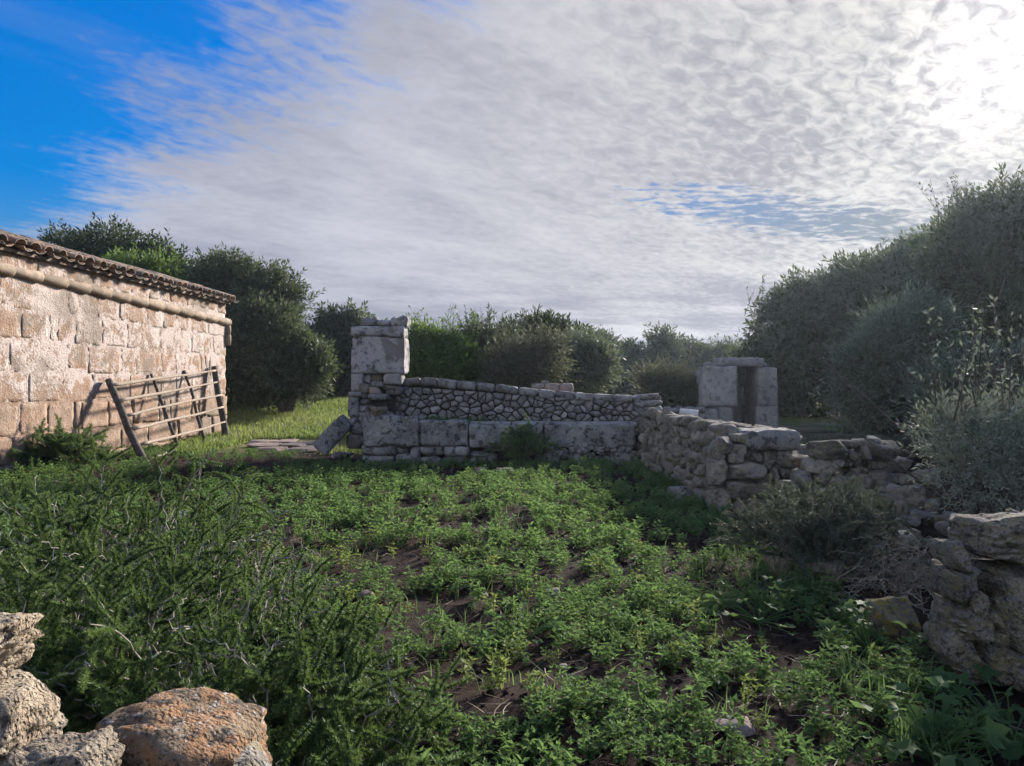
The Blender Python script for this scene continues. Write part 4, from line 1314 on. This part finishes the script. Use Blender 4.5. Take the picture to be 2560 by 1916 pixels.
# behind the farmhouse and the meadow
tree('holm_oak_tree', 'dark rounded holm oak rising highest behind the farmhouse roof', 'tree', 240, 26, [(235, 690, 120, 125, 1, 0), (165, 690, 65, 110, 1, .5), (330, 690, 95, 110, 1, -.5), (300, 760, 160, 130, 1, 0), (260, 860, 160, 150, 1, 0)], 5000, 'oak', 1, 0.2, GT, sp=FAR)
tree('holm_oak_tree', 'dark holm oak behind the farmhouse eave end, next to the highest one', 'tree', 440, 26, [(410, 730, 100, 112, 1, 0), (500, 755, 95, 95, 1, .5), (560, 770, 80, 100, 1, 0), (450, 860, 160, 150, 1, 0)], 4600, 'oak', 2, 0.2, GT, sp=FAR)
tree('olive_tree', 'lighter green wild olive peeping over the middle of the tiled roof', 'tree', 340, 21, [(300, 735, 75, 70, 1, 0), (370, 720, 80, 75, 1, 0), (340, 830, 130, 130, 1, 0)], 3000, 'bright', 3, 0.13, GT, sp=MID, up=0.8)
tree('olive_tree', 'broad grey-green wild olive beside the farmhouse corner, overhanging the meadow', 'tree', 610, 23, [(620, 760, 100, 105, 1, 0), (560, 790, 100, 120, 1, .3), (690, 800, 75, 105, 1, -.2), (610, 900, 150, 105, 1, 0)], 7000, 'olive', 4, 0.22, GT, sp=MID)
tree('olive_tree', 'low spreading wild olive drooping to the grass in front of the broad one', 'tree', 720, 21.5, [(720, 905, 95, 95, 1, 0), (660, 890, 80, 105, 1, 0), (770, 930, 55, 65, 1, -.2)], 5200, 'olive', 5, 0.16, GT, sp=MID)
tree('olive_tree', 'thin feathery wild olive between the meadow and the ruined pier', 'tree', 850, 27, [(815, 850, 38, 65, 1, 0), (880, 850, 42, 62, 1, .3), (850, 930, 75, 72, 1, 0), (905, 880, 40, 80, 1, 0)], 3600, 'olive', 6, 0.12, GT, sp=FAR, holes=0.5)
tree('olive_tree', 'dark wild olive far behind the ruined pier', 'tree', 950, 30, [(950, 880, 70, 70, 1, 0), (960, 940, 80, 60, 1, 0)], 1500, 'olive', 7, 0.12, GT, sp=FAR)
# behind the trough wall
tree('leafy_shrub', 'bright green upright shrub growing against the ruined pier', 'shrub', 1090, 14.6, [(1070, 905, 60, 70, .8, 0), (1140, 915, 58, 62, .8, -.2), (1100, 935, 90, 45, .8, -.2), (1045, 890, 36, 55, .8, .2)], 2800, 'bright', 8, 0.05, GS, 3, sp=(8, 0.34, 0.10, 0.032, 0.75), up=1.1, scale=(.6, 1.35))
tree('leafy_shrub', 'tall grey-green shrub with upright shoots in the middle of the shrub bank', 'shrub', 1230, 15.2, [(1215, 905, 58, 66, .8, 0), (1270, 920, 55, 60, .8, 0), (1180, 890, 45, 52, .8, .3), (1240, 945, 85, 40, .8, 0)], 2600, 'olive', 9, 0.05, GS, 3, sp=(8, 0.36, 0.095, 0.028, 0.75), up=1.2, scale=(.6, 1.4))
tree('leafy_shrub', 'thin greyish bush with bare tips leaning over the wall coping', 'shrub', 1290, 13.9, [(1290, 925, 75, 45, .7, 0), (1350, 910, 60, 60, .7, .3)], 2000, 'grey_shrub', 10, 0.03, GS, 4, sp=(9, 0.28, 0.055, 0.016, 0.6), up=0.9, holes=.6, wob_=.4, clumps=3, scale=(.6, 1.9))
tree('holm_oak_tree', 'round-headed dark tree above the middle of the trough wall', 'tree', 1360, 21, [(1350, 878, 85, 68, 1, 0), (1410, 895, 62, 60, 1, -.3), (1300, 895, 60, 65, 1, 0), (1370, 945, 110, 60, 1, 0)], 5000, 'oak', 11, 0.15, GT, sp=MID)
tree('leafy_shrub', 'soft green mounded shrub hanging down behind the lower end of the coping', 'shrub', 1455, 16.5, [(1440, 915, 60, 62, .9, 0), (1480, 940, 45, 50, .9, 0)], 3000, 'silver', 12, 0.05, GS, 3, sp=(8, 0.34, 0.08, 0.022, 0.7), wob_=.45, holes=.4, up=.7, scale=(.6, 1.7))
for i, (u, top, hw, lab) in enumerate(((1510, 852, 52, 'hazy dark tree just beyond the mounded shrub'), (1580, 868, 45, 'low hazy tree in the dip of the skyline'), (1655, 846, 58, 'domed hazy tree on the skyline before the well kiosk'), (1735, 872, 48, 'hazy tree low on the skyline over the well kiosk'), (1800, 866, 50, 'hazy tree tucked beside the tall olives above the kiosk'))):
    tree('far_tree', lab, 'tree', u, 33 + i, [(u, top + hw * .9, hw, hw, 1, 0), (u + 22, top + hw * 1.9, hw * 1.15, hw * 1.1, 1, -.5), (u - 30, top + hw * 1.7, hw * .8, hw, 1, .5)], 2000, 'olive', 20 + i, 0.15, GT, sp=(8, 0.5, 0.19, 0.06, .75))
tree('leafy_shrub', 'pale yellow-green bush with loose sprays beside the well kiosk', 'shrub', 1675, 14.4, [(1670, 985, 45, 38, .8, 0), (1710, 1000, 36, 30, .8, 0), (1640, 975, 28, 30, .8, .2)], 1500, 'grey_shrub', 26, 0.03, GS, 3, sp=(9, 0.3, 0.06, 0.02, 0.6), up=0.9, holes=.7, wob_=.4, clumps=3, scale=(.6, 1.9))
# tall olives on the terrace
GR = 'tall olives on the terrace'
tree('olive_tree', 'dark dome-shaped wild olive rising directly behind the well kiosk', 'tree', 1980, 19.5, [(1965, 872, 95, 105, 1, 0), (2055, 822, 105, 112, 1, .4), (1895, 930, 65, 72, 1, 0), (2000, 960, 150, 115, 1, 0), (2120, 800, 100, 120, 1, .3)], 6500, 'olive', 31, 0.2, GR, sp=MID, up=.6)
tree('olive_tree', 'tall wild olive on the skyline between the dome-shaped and the tallest one', 'tree', 2210, 18.5, [(2190, 770, 120, 110, 1, 0), (2290, 735, 120, 115, 1, .4), (2370, 690, 110, 120, 1, .3), (2230, 900, 170, 160, 1, 0)], 6500, 'olive', 32, 0.22, GR, sp=MID, up=.6)
tree('olive_tree', 'tallest wild olive, its crown cut by the photo edge', 'tree', 2480, 15.5, [(2440, 660, 120, 120, 1, 0), (2540, 620, 140, 150, 1, 0), (2380, 740, 90, 110, 1, .3), (2480, 860, 190, 200, 1, .2), (2650, 720, 160, 200, 1, 0)], 10000, 'olive', 33, 0.24, GR, sp=(9, .42, .12, .032, .7), up=.6, holes=.35)
tree('olive_tree', 'silvery wild olive sweeping to the ground in front of the dome-shaped one', 'tree', 2230, 12.9, [(2170, 930, 55, 60, .9, 0), (2215, 860, 60, 65, .9, .1), (2285, 830, 60, 65, .9, .3), (2160, 1015, 55, 60, .9, -.1), (2230, 980, 70, 75, .9, 0), (2300, 930, 70, 80, .9, .2), (2310, 1020, 70, 60, .9, 0)], 5200, 'silver', 34, 0.14, GR, sp=(9, .42, .105, .026, .75), up=.5, wob_=.3, holes=.45, clumps=4)
tree('olive_tree', 'silvery wild olive with drooping sprays in front of the tallest one', 'tree', 2410, 10.8, [(2370, 995, 55, 52, .9, 0), (2425, 955, 55, 55, .9, .2), (2480, 985, 55, 60, .9, .1), (2400, 1050, 80, 50, .9, -.1), (2560, 975, 80, 90, .9, .2), (2500, 1050, 80, 55, .9, 0)], 4600, 'silver', 35, 0.12, GR, sp=(9, .38, .09, .022, .75), up=.5, wob_=.3, holes=.45, clumps=4)
# the olive bush over the broken wall
tree('olive_bush', 'bushy grey-leaved olive spilling over the tumbled wall stones', 'shrub', 2450, 5.4, [(2440, 1120, 95, 80, .9, 0), (2540, 1085, 95, 100, .9, .2), (2430, 1200, 80, 65, .9, -.1), (2530, 1205, 100, 75, .9, -.1), (2620, 1150, 100, 110, .9, 0), (2345, 1115, 62, 45, .8, 0)], 1500, 'silver_bush', 36, 0.035, None, 3,
     sp=(11, .26, .05, .0135, .65), up=.8, scale=(.6, 1.25), holes=.6, clumps=4)

# a few long leading shoots standing out of the shrub tops
def shoots(label, u0, u1, v, d, n, mat, seed, par, ls=1.0):
    rng = np.random.default_rng(seed)
    s, st = Soup(), Soup()
    for i in range(n):
        p = at(rng.uniform(u0, u1), v + rng.uniform(-10, 25), d + rng.uniform(-.4, .4))
        L = rng.uniform(.3, .95)
        dirv = np.array([rng.normal() * .18, rng.normal() * .18, 1.0])
        t = np.linspace(0, 1, 6)[:, None]
        P = p + dirv * L * t + 0.04 * rng.normal(size=3) * t ** 2
        V, q, tt = tube_geo(P, np.linspace(.007, .002, 6), 4)
        st.add(V, tt, q)
        m = int(L * 34)
        f = rng.random(m) * .95 + .05
        Q = p + dirv * L * f[:, None]
        Y = rng.normal(size=(m, 3)) * .8 + dirv * .9
        pv = np.array([[0, 0, 0], [.011, .03, 0], [0, .062, 0], [-.011, .03, 0]])
        s.many(pv, np.array([[0, 1, 2, 3]]), frames(Y, rng) * ls * rng.uniform(.8, 1.5, m)[:, None, None], Q, rng.uniform(.2, .9, m))
    o = np.array(par.matrix_world.translation) if False else np.array(par.location)
    a = s.mesh('leaf_sprays', M[mat]); b = st.mesh('shoots', M['bark'])
    for me in (a, b):
        me.transform(Matrix.Translation(-Vector(o)))
    obj('leaf_sprays', a, par, kind='stuff'); obj('shoots', b, par, kind='stuff')
_by = {o['label']: o for o in COL.objects if o.get('label')}
def par_of(s): return next(o for l, o in _by.items() if s in l)
shoots('', 1015, 1200, 885, 14.4, 80, 'bright', 1, par_of('bright green upright'))
shoots('', 1150, 1320, 885, 15.0, 70, 'olive', 2, par_of('tall grey-green shrub'))
shoots('', 2330, 2620, 1030, 5.4, 22, 'silver_bush', 3, par_of('bushy grey-leaved'), .6)
shoots('', 1860, 2120, 775, 19.5, 26, 'olive', 4, par_of('dark dome-shaped'))
shoots('', 2340, 2560, 540, 15.5, 30, 'olive', 5, par_of('tallest wild olive'))
shoots('', 1240, 1410, 925, 13.8, 70, 'grey_shrub', 7, par_of('thin greyish bush'), .8)
shoots('', 1400, 1520, 925, 16.2, 50, 'silver', 8, par_of('soft green mounded'), .9)
shoots('', 1620, 1730, 975, 14.4, 14, 'grey_shrub', 6, par_of('pale yellow-green bush'))

# ------------------------------------------------------------------ thorny asparagus shrubs
def zigzag(p, d0, L, n, rng, droop, zz=0.35):
    P = [np.array(p, float)]
    d = np.array(d0, float); d /= np.linalg.norm(d)
    sgn = 1
    side = np.cross(d, rng.normal(size=3)); side /= np.linalg.norm(side)
    for i in range(n):
        d = d + np.array([0, 0, -droop / n]) + rng.normal(size=3) * 0.09
        d /= np.linalg.norm(d)
        st = d + side * sgn * zz
        sgn = -sgn
        P.append(P[-1] + st / np.linalg.norm(st) * L / n)
    return np.array(P)


def asparagus(label, x, y, h, rad, nst, seed, mat='needle', twig='twig', bare=0.0, nb=7, tufts=42, nl=0.0165, nw=0.0034, bl=(0.08, 0.2), name='asparagus_shrub', nper=9):
    rng = np.random.default_rng(seed)
    t = thing(name, label, 'shrub', (x, y, gz(x, y)))
    st, nd = Soup(), Soup()
    base, dirs, tin = [], [], []
    for i in range(nst):
        az = rng.uniform(0, 2 * np.pi)
        out = rng.random() ** 0.6
        p = np.array([math.cos(az), math.sin(az), 0]) * rad * 0.35 * rng.random()
        d0 = np.array([math.cos(az) * out * rad * 1.25, math.sin(az) * out * rad * 1.25, h * (1.15 - .35 * out)])
        L = np.linalg.norm(d0) * rng.uniform(.75, 1.1)
        n = int(L / 0.045) + 3
        P = zigzag(p, d0, L, n, rng, rng.uniform(.2, 1.1))
        P[:, 2] = np.maximum(P[:, 2], 0.02)
        V, q, tt = tube_geo(P, np.linspace(.0048, .002, len(P)), 4)
        st.add(V, tt, q)
        m = len(P)
        for j in range(2, m):          # thorns
            if rng.random() < .75:
                a = rng.normal(size=3); a /= np.linalg.norm(a)
                b = np.cross(a, P[j] - P[j - 1]); b /= np.linalg.norm(b) + 1e-9
                st.add([P[j] - b * .0022, P[j] + b * .0022, P[j] + a * rng.uniform(.010, .02)], [[0, 1, 2]])
        isbare = rng.random() < bare
        if isbare:
            for j in rng.integers(2, m, 8):
                d1 = rng.normal(size=3) + np.array([0, 0, .4])
                B = zigzag(P[j], d1, rng.uniform(.07, .2), 7, rng, .3, .5)
                V, q, tt = tube_geo(B, np.linspace(.0034, .0016, len(B)), 3)
                st.add(V, tt, q)
            continue
        ti = np.clip(rng.normal(.34, .25), 0, 1)
        for b in range(nb):
            j = int(m * (0.25 + 0.74 * rng.random() ** .8))
            j = min(j, m - 1)
            d1 = (P[j] - P[j - 1]) / np.linalg.norm(P[j] - P[j - 1]) + rng.normal(size=3) * 1.0 + np.array([0, 0, .2])
            L1 = rng.uniform(*bl)
            B = zigzag(P[j], d1, L1, 8, rng, rng.uniform(-.1, .5), .2)
            V, q, tt = tube_geo(B, np.linspace(.0018, .0008, len(B)), 3)
            st.add(V, tt, q)
            f = np.linspace(0.05, 1, int(tufts * L1 / .14) + 2) * (len(B) - 1.001)
            i0 = f.astype(int)
            C = B[i0] + (B[i0 + 1] - B[i0]) * (f - i0)[:, None]
            D = B[i0 + 1] - B[i0]; D /= np.linalg.norm(D, axis=1)[:, None]
            for _ in range(nper):
                base.append(C); dirs.append(D * .42 + rng.normal(size=C.shape) * .66)
                tin.append(np.clip(ti + .25 * (f / len(B)) - .05 + rng.normal(size=len(C)) * .1, 0, 1))
    if base:
        base, dirs, tin = np.vstack(base), np.vstack(dirs), np.concatenate(tin)
        pv = np.array([[-nw / 2, 0, 0], [nw / 2, 0, 0], [0, nl, 0]])
        nd.many(pv, np.array([[0, 1, 2]]), frames(dirs, rng) * rng.uniform(.7, 1.25, len(base))[:, None, None], base, tin)
        obj('needles', nd.mesh('needles', M[mat]), t, kind='stuff')
    obj('thorny_stems', st.mesh('thorny_stems', M[twig]), t, kind='stuff')
    return t

asparagus('tall dark green thorny asparagus shrub before the farmhouse wall', -2.15, 4.0, 0.80, 0.80, 100, 1, nb=10, bare=.06)
asparagus('deep green asparagus thicket behind the stacked pale boulders', -1.75, 2.75, 0.68, 0.65, 104, 2, nb=10, bare=.04)
asparagus('arching thorny asparagus with long bare zigzag stems above the orange boulder', -1.14, 2.55, 0.55, 0.54, 78, 3, bare=.25, nb=10)
asparagus('feathery asparagus shrub reaching into the weeds past the orange boulder', -0.68, 2.25, 0.46, 0.40, 76, 4, bare=.16, nb=10)
asparagus('low bright asparagus sprays at the bottom edge beside the orange boulder', -0.50, 1.75, 0.30, 0.30, 60, 9, nb=8)
asparagus('leafless grey tangle of dead thorny twigs behind the arching asparagus', -1.45, 3.55, 0.55, 0.55, 34, 5, bare=1.0, twig='dead_twig', name='dead_thorn_shrub')
asparagus('grey-green thorny asparagus in front of the tumbled stones', 1.98, 4.75, 0.56, 0.36, 100, 6, 'needle_grey', nb=15, nl=.016, nw=.0036, bl=(.05, .13), tufts=34)
asparagus('brown dead thorn scrub under the grey-green asparagus', 2.2, 4.45, 0.34, 0.42, 50, 7, bare=1.0, twig='dead_twig', name='dead_thorn_shrub')
asparagus('small dark asparagus bush growing out of the trough front', 0.13, 11.0, 0.62, 0.17, 30, 8, nb=7, nl=.035, nw=.006, bl=(.12, .25), tufts=12)
asparagus('low dark green shrub at the foot of the farmhouse wall', -6.75, 11.0, 0.55, 0.5, 60, 10, nb=8, nl=.045, nw=.007, bl=(.12, .25), tufts=12)

# ------------------------------------------------------------------ weeds
def leaf_pf(hi):
    if hi:
        V = np.array([[0, 0, 0], [-.5, .42, .12], [.5, .42, .12], [0, .45, 0], [0, 1, -.10]])
        F = np.array([[0, 3, 1], [0, 2, 3], [1, 3, 4], [3, 2, 4]])
    else:
        V = np.array([[0, 0, 0], [.5, .45, .1], [0, 1, -.08], [-.5, .45, .1]])
        F = np.array([[0, 1, 2], [0, 2, 3]])
    return V, F


def weed_proto(rng, h, hi, stems, leaf):
    s = Soup()
    lv, lf = leaf_pf(hi)
    P, Y, S, T = [], [], [], []
    for k in range(stems):
        az = rng.uniform(0, 2 * np.pi); lean_ = rng.uniform(.1, .75) if k else rng.uniform(0, .25)
        top = np.array([math.cos(az) * lean_ * h, math.sin(az) * lean_ * h, h * rng.uniform(.6, 1.05)])
        b = np.array([rng.normal() * .008, rng.normal() * .008, 0])
        n = max(3, int(np.linalg.norm(top) / 0.028))
        sd = np.array([-math.sin(az), math.cos(az), 0]) * .0022
        s.add([b - sd, b + sd, top], [[0, 1, 2]], tint=0.05)
        for i in range(n):
            f = (i + 1) / n
            c = b + (top - b) * (f ** .8)
            for q in (0, 1):
                a = az + i * 1.57 + q * np.pi + rng.uniform(-.4, .4)
                el = rng.uniform(.0, .7) + (.35 if f > .8 else 0)
                P.append(c); Y.append([math.cos(a) * math.cos(el), math.sin(a) * math.cos(el), math.sin(el)])
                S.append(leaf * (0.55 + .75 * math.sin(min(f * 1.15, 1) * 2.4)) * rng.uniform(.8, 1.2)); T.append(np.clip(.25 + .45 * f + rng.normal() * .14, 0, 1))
        for q in range(4):
            a = rng.uniform(0, 6.28); el = rng.uniform(.5, 1.2)
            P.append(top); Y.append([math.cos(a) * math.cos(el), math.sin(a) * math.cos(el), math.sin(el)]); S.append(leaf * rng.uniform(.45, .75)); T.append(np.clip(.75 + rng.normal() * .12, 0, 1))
    P, Y, S, T = np.array(P), np.array(Y), np.array(S), np.array(T)
    A = frames(Y, rng, roll=rng.normal(size=len(P)) * .45)
    A = A * S[:, None, None]
    A[:, :, 0] *= .44
    s.many(lv, lf, A, P, T)
    V = np.vstack(s.V); F = np.vstack(s.F3); T = np.concatenate(s.T)
    return V, F, T


def scatter(name, label, cat, pts, protos, rng, smin, smax, mat, tvar=.16):
    s = Soup()
    g = rng.integers(0, len(protos), len(pts))
    for i, (pv, pf, pt) in enumerate(protos):
        m = g == i
        n = int(m.sum())
        if not n: continue
        a = rng.uniform(0, 2 * np.pi, n); sc = rng.uniform(smin, smax, n)
        A = np.zeros((n, 3, 3))
        A[:, 0, 0] = np.cos(a) * sc; A[:, 0, 1] = -np.sin(a) * sc; A[:, 1, 0] = np.sin(a) * sc; A[:, 1, 1] = np.cos(a) * sc
        A[:, 2, 2] = sc * rng.uniform(.8, 1.2, n)
        A[:, 0, 2] = rng.normal(size=n) * .15 * sc; A[:, 1, 2] = rng.normal(size=n) * .15 * sc
        t = np.clip(pt[None] + (rng.normal(size=n) * tvar)[:, None], 0, 1)
        s.many(pv, pf, A, pts[m], t)
    o = obj(name, s.mesh(name, M[mat]), kind='stuff')
    o['label'] = label
    o['category'] = cat
    return o


rv = np.random.default_rng(71)
def field_points(n, y0, y1, dens_lo, seed, xl=None, xr=1.95):
    y = y0 + (y1 - y0) * rv.random(n)
    half = y * 0.70 + 1.0
    x = rv.uniform(-1, 1, n) * half
    ok = (x > -6.75 + 0.35 * 0) & (x < xr - 0.05 * (y < 6))
    P3 = np.stack([x, y, np.zeros(n)], -1)
    cov = 0.65 * fbm(P3 * 0.85, seed, 3) + 0.8 * fbm(P3 * 2.6, seed + 3, 2)
    # barer soil close to the viewer and along a trodden strip
    thr = dens_lo + 0.12 * sstep(4.2, 2.6, y)
    ok &= cov > thr + 0.25 * rv.normal(size=n) * .5
    x, y = x[ok], y[ok]
    return np.stack([x, y, ground_z(x, y) - 0.005], -1)

hiP = [weed_proto(rv, rv.uniform(.08, .15), True, int(rv.integers(5, 9)), .029) for _ in range(6)]
loP = [weed_proto(rv, rv.uniform(.08, .15), False, int(rv.integers(4, 7)), .036) for _ in range(6)]
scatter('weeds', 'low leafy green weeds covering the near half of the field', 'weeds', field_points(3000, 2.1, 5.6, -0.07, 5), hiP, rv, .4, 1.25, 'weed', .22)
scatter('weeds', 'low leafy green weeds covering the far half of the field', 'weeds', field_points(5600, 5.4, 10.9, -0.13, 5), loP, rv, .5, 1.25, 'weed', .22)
_p = np.stack([rv.uniform(-.3, 1.75, 800), rv.uniform(2.15, 4.6, 800), np.zeros(800)], -1)
_p = _p[fbm(_p * 2.2, 77, 2) > .05]
_p[:, 2] = ground_z(_p[:, 0], _p[:, 1])
scatter('low_weeds', 'small seedling weeds dotted over the bare soil near the wall end', 'weeds', _p, hiP, rv, .3, .95, 'weed', .2)
scatter('pale_weeds', 'yellowish pale weeds mixed into the green ones', 'weeds', field_points(800, 2.3, 10.5, 0.08, 31), hiP, rv, .5, 1.15, 'weed_pale', .2)
# darker ranker growth along the foot of the trough and the walls
n_ = 420
wx = np.concatenate([rv.uniform(-3.2, 2.0, n_), 1.95 - np.abs(rv.normal(size=160)) * .18, -6.9 + np.abs(rv.normal(size=260)) * .35, rv.uniform(-6.6, -3.6, 200)])
wy = np.concatenate([11.05 - np.abs(rv.normal(size=n_)) * .22, rv.uniform(5.2, 11, 160), rv.uniform(10.2, 16.5, 260), rv.uniform(11.8, 13.4, 200)])
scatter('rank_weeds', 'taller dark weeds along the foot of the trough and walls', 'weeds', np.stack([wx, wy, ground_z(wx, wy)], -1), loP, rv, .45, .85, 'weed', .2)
# leafy plants on the trough ledge
lx = np.concatenate([at(1110, 1050, 11.5)[0] + rv.normal(size=34) * .17, at(1200, 1050, 11.5)[0] + rv.normal(size=6) * .06])
lp = np.stack([lx, 11.52 + rv.normal(size=40) * .05, np.full(40, 0.60)], -1)
o = scatter('ledge_plant', 'dark leafy plant sprawling along the trough rim', 'plant', lp, loP, rv, .6, 1.0, 'weed')
o['kind'] = 'thing'


def blades(name, label, pts, hmin, hmax, w_, rng, mat, lean_=.5, tint=None, kind='stuff', cat='grass'):
    n = len(pts)
    a = rng.uniform(0, 2 * np.pi, n)
    h = rng.uniform(hmin, hmax, n)
    ln = h * rng.uniform(.1, 1, n) * lean_ * 1.6
    dx, dy = np.cos(a), np.sin(a)
    z = np.zeros(n)
    sd = np.stack([-dy, dx, z], -1) * w_ / 2
    mid = pts + np.stack([dx * ln * .35, dy * ln * .35, h * .62], -1)
    tip = pts + np.stack([dx * ln, dy * ln, h], -1)
    V = np.stack([pts - sd, pts + sd, mid - sd * .75, mid + sd * .75, tip], 1).reshape(-1, 3)
    i = (np.arange(n) * 5)[:, None]
    F4 = i + np.array([[0, 1, 3, 2]]); F3 = i + np.array([[2, 3, 4]])
    t = np.repeat(tint if tint is not None else rng.uniform(.1, .8, n), 5)
    o = obj(name, mesh_np(name, V, [F3, F4], M[mat], t), kind=kind)
    o['label'] = label; o['category'] = cat
    return o

# meadow behind the gap
n_ = 52000
my = 13.0 + 16.0 * rv.random(n_) ** 1.25
mu = rv.uniform(440, 1060, n_)
mx = (mu - 1280) / FPX * my
ok = (mx < -2.3) | (my > 12.6)
c_ = fbm(np.stack([mx * .5, my * .35, np.zeros(n_)], -1), 8, 3)
ok &= ((c_ > -0.25) | (rv.random(n_) < .35)) & ~((mx > -5.6) & (mx < -3.4) & (my < 16))
tn = np.clip(.42 - .9 * c_ + .15 * rv.normal(size=n_) + .35 * ((my > 18.5) & (my < 21.5)), 0, 1)
mx, my, tn = mx[ok], my[ok], tn[ok]
blades('meadow_grass', 'sunlit meadow grass beyond the gap beside the farmhouse', np.stack([mx, my, ground_z(mx, my)], -1), .05, .16, .022, rv, 'grass', .5, tn)
# grass mixed into the weeds
gp_ = field_points(900, 2.3, 8.0, -.1, 14)
k_ = np.repeat(np.arange(len(gp_)), 5)
gp2 = gp_[k_] + rv.normal(size=(len(k_), 3)) * np.array([.03, .03, 0])
blades('field_grass', 'thin grass blades among the field weeds', gp2, .05, .14, .005, rv, 'weed', .8, rv.uniform(.2, .9, len(gp2)))
# tufts beside the near wall
for (u, v, n_, h_, lab) in ((2190, 1745, 44, .17, 'long-bladed grass tuft arching over the soil before the near wall end'), (2000, 1500, 60, .18, 'grass tuft below the pinkish white boulder'), (1900, 1450, 70, .2, 'fine grass tuft in the weeds before the thorny shrub'), (2330, 1900, 40, .2, 'grass tuft at the bottom edge under the broad leaves')):
    d = 2312 / (v - 958); x = (u - 1280) / FPX * d
    pp = np.stack([x + rv.normal(size=n_) * .10, d + rv.normal(size=n_) * .08, np.full(n_, gz(x, d))], -1)
    blades('grass_tuft', lab, pp, h_ * .5, h_, .007, rv, 'weed', 1.0, rv.uniform(.2, .8, n_), 'thing')
# straw and stalks on the soil
sp_ = field_points(3200, 2.1, 7.0, -1.0, 4)
st_ = Soup()
for p in sp_[:2800]:
    L = rv.uniform(.03, .16); a = rv.uniform(0, 6.28)
    t = np.linspace(-.5, .5, 4)[:, None]
    P = p + np.array([math.cos(a), math.sin(a), 0]) * L * t + np.array([-math.sin(a), math.cos(a), 0]) * L * rv.uniform(-.5, .5) * t ** 2 + np.array([0, 0, .014 + rv.uniform(0, .012)])
    w2 = np.array([-math.sin(a), math.cos(a), .3]) * .0016
    V = np.vstack([P - w2, P + w2])
    st_.add(V, None, [[0, 1, 5, 4], [1, 2, 6, 5], [2, 3, 7, 6]], rv.uniform(0, 1))
o = obj('dry_stalks', st_.mesh('dry_stalks', M['straw']), kind='stuff'); o['label'] = 'dry stalks and straw littering the bare soil'; o['category'] = 'straw'


# broad-leaved plants at the bottom corner by the wall
def broad(label, x, y, n, r, leaf, seed, tint):
    rng = np.random.default_rng(seed)
    t = thing('broadleaf_weed', label, 'plant', (x, y, gz(x, y)))
    ang = np.linspace(0, 2 * np.pi, 14, endpoint=False)
    for i in range(n):
        az = rng.uniform(0, 6.28); q = rng.random() ** .5 * r
        c = np.array([math.cos(az) * q, math.sin(az) * q, rng.uniform(.05, .24) * (1.2 - q / r * .6)])
        s_ = leaf * rng.uniform(.6, 1.2)
        rr_ = (0.42 + .16 * np.cos(ang * 5 + 1)) * (1 + .1 * rng.normal(size=14))
        V = np.stack([np.cos(ang) * rr_, np.sin(ang) * rr_ * 1.15 + .35, .12 * np.cos(ang * 2) + .05 * rng.normal(size=14)], -1)
        V = np.vstack([V, [[0, .3, -.04]]]) * s_
        A = frames(np.array([[math.cos(az), math.sin(az), rng.uniform(-.3, .4)]]), rng, roll=np.array([rng.normal() * .3]))[0]
        V = V @ A.T + c
        F = np.array([[k, (k + 1) % 14, 14] for k in range(14)])
        me = mesh_np('leaf', V, F, M['weed'], np.clip(np.full(15, tint) + rng.normal() * .15, 0, 1), smooth=True)
        lf = obj('leaf', me, t)
        P = np.linspace(np.array([0, 0, 0.0]), c, 5); P[:, 2] = c[2] * np.linspace(0, 1, 5) ** .6
        V2, q2, t2 = tube_geo(P, np.full(5, .0025), 4)
        obj('stalk', mesh_np('stalk', V2, [q2, t2], M['weed'], np.full(len(V2), .3)), t)
broad('dark broad-leaved weed in the bottom corner by the near wall end', 1.72, 2.55, 46, .34, .10, 1, .12)
broad('broad-leaved weed with pale leaves at the foot of the lichened boulder', 1.62, 3.35, 26, .22, .075, 2, .3)
broad('mallow-like weed in the shade left of the lichened boulder'.replace(' left of', ' near'), 1.25, 3.75, 30, .28, .07, 3, .15)
broad('lobed-leaved weed at the bottom edge beside the dark broad-leaved one', 1.36, 2.40, 26, .2, .07, 4, .5)
broad('large-leaved mallow standing in the middle of the weeds', 0.05, 3.55, 16, .2, .06, 5, .7)

# ------------------------------------------------------------------ soil clods
cl = Soup()
cp = field_points(9000, 2.0, 9.5, -1.2, 4)
cv_, cf_ = ico(1)
cn = len(cp)
A = frames(rv.normal(size=(cn, 3)), rv) * (0.004 + 0.018 * rv.random(cn) ** 3)[:, None, None] * np.array([1.2, 1.0, .8])
cl.many(cv_ * (1 + .25 * rv.normal(size=(len(cv_), 1))), cf_, A, cp + np.array([0, 0, .006]), rv.random(cn))
o = obj('soil_crumbs', cl.mesh('soil_crumbs', M['soil'], False), kind='stuff'); o['label'] = 'dark crumbs and clods of soil on the bare patches'; o['category'] = 'soil'

# ------------------------------------------------------------------ hazy air
hz, ht = new_mat('haze')
pvn = ht.n('ShaderNodeVolumePrincipled', None, {'Color': (0.70, 0.83, 1.0), 'Density': 0.0005, 'Anisotropy': 0.62})
out = ht.n('ShaderNodeOutputMaterial')
ht.t.links.new(pvn.outputs[0], out.inputs['Volume'])
hx = 1050.0
hV = np.array([[x, y, z] for z in (-1.6, 9.0) for y in (-hx, hx) for x in (-hx, hx)])
hF = np.array([[0, 2, 3, 1], [4, 5, 7, 6], [0, 1, 5, 4], [1, 3, 7, 5], [3, 2, 6, 7], [2, 0, 4, 6]])
haze = obj('haze', mesh_np('haze', hV, hF, hz), kind='stuff')
haze['label'] = 'pale sunlit haze in the air over the whole field'
haze['category'] = 'haze'
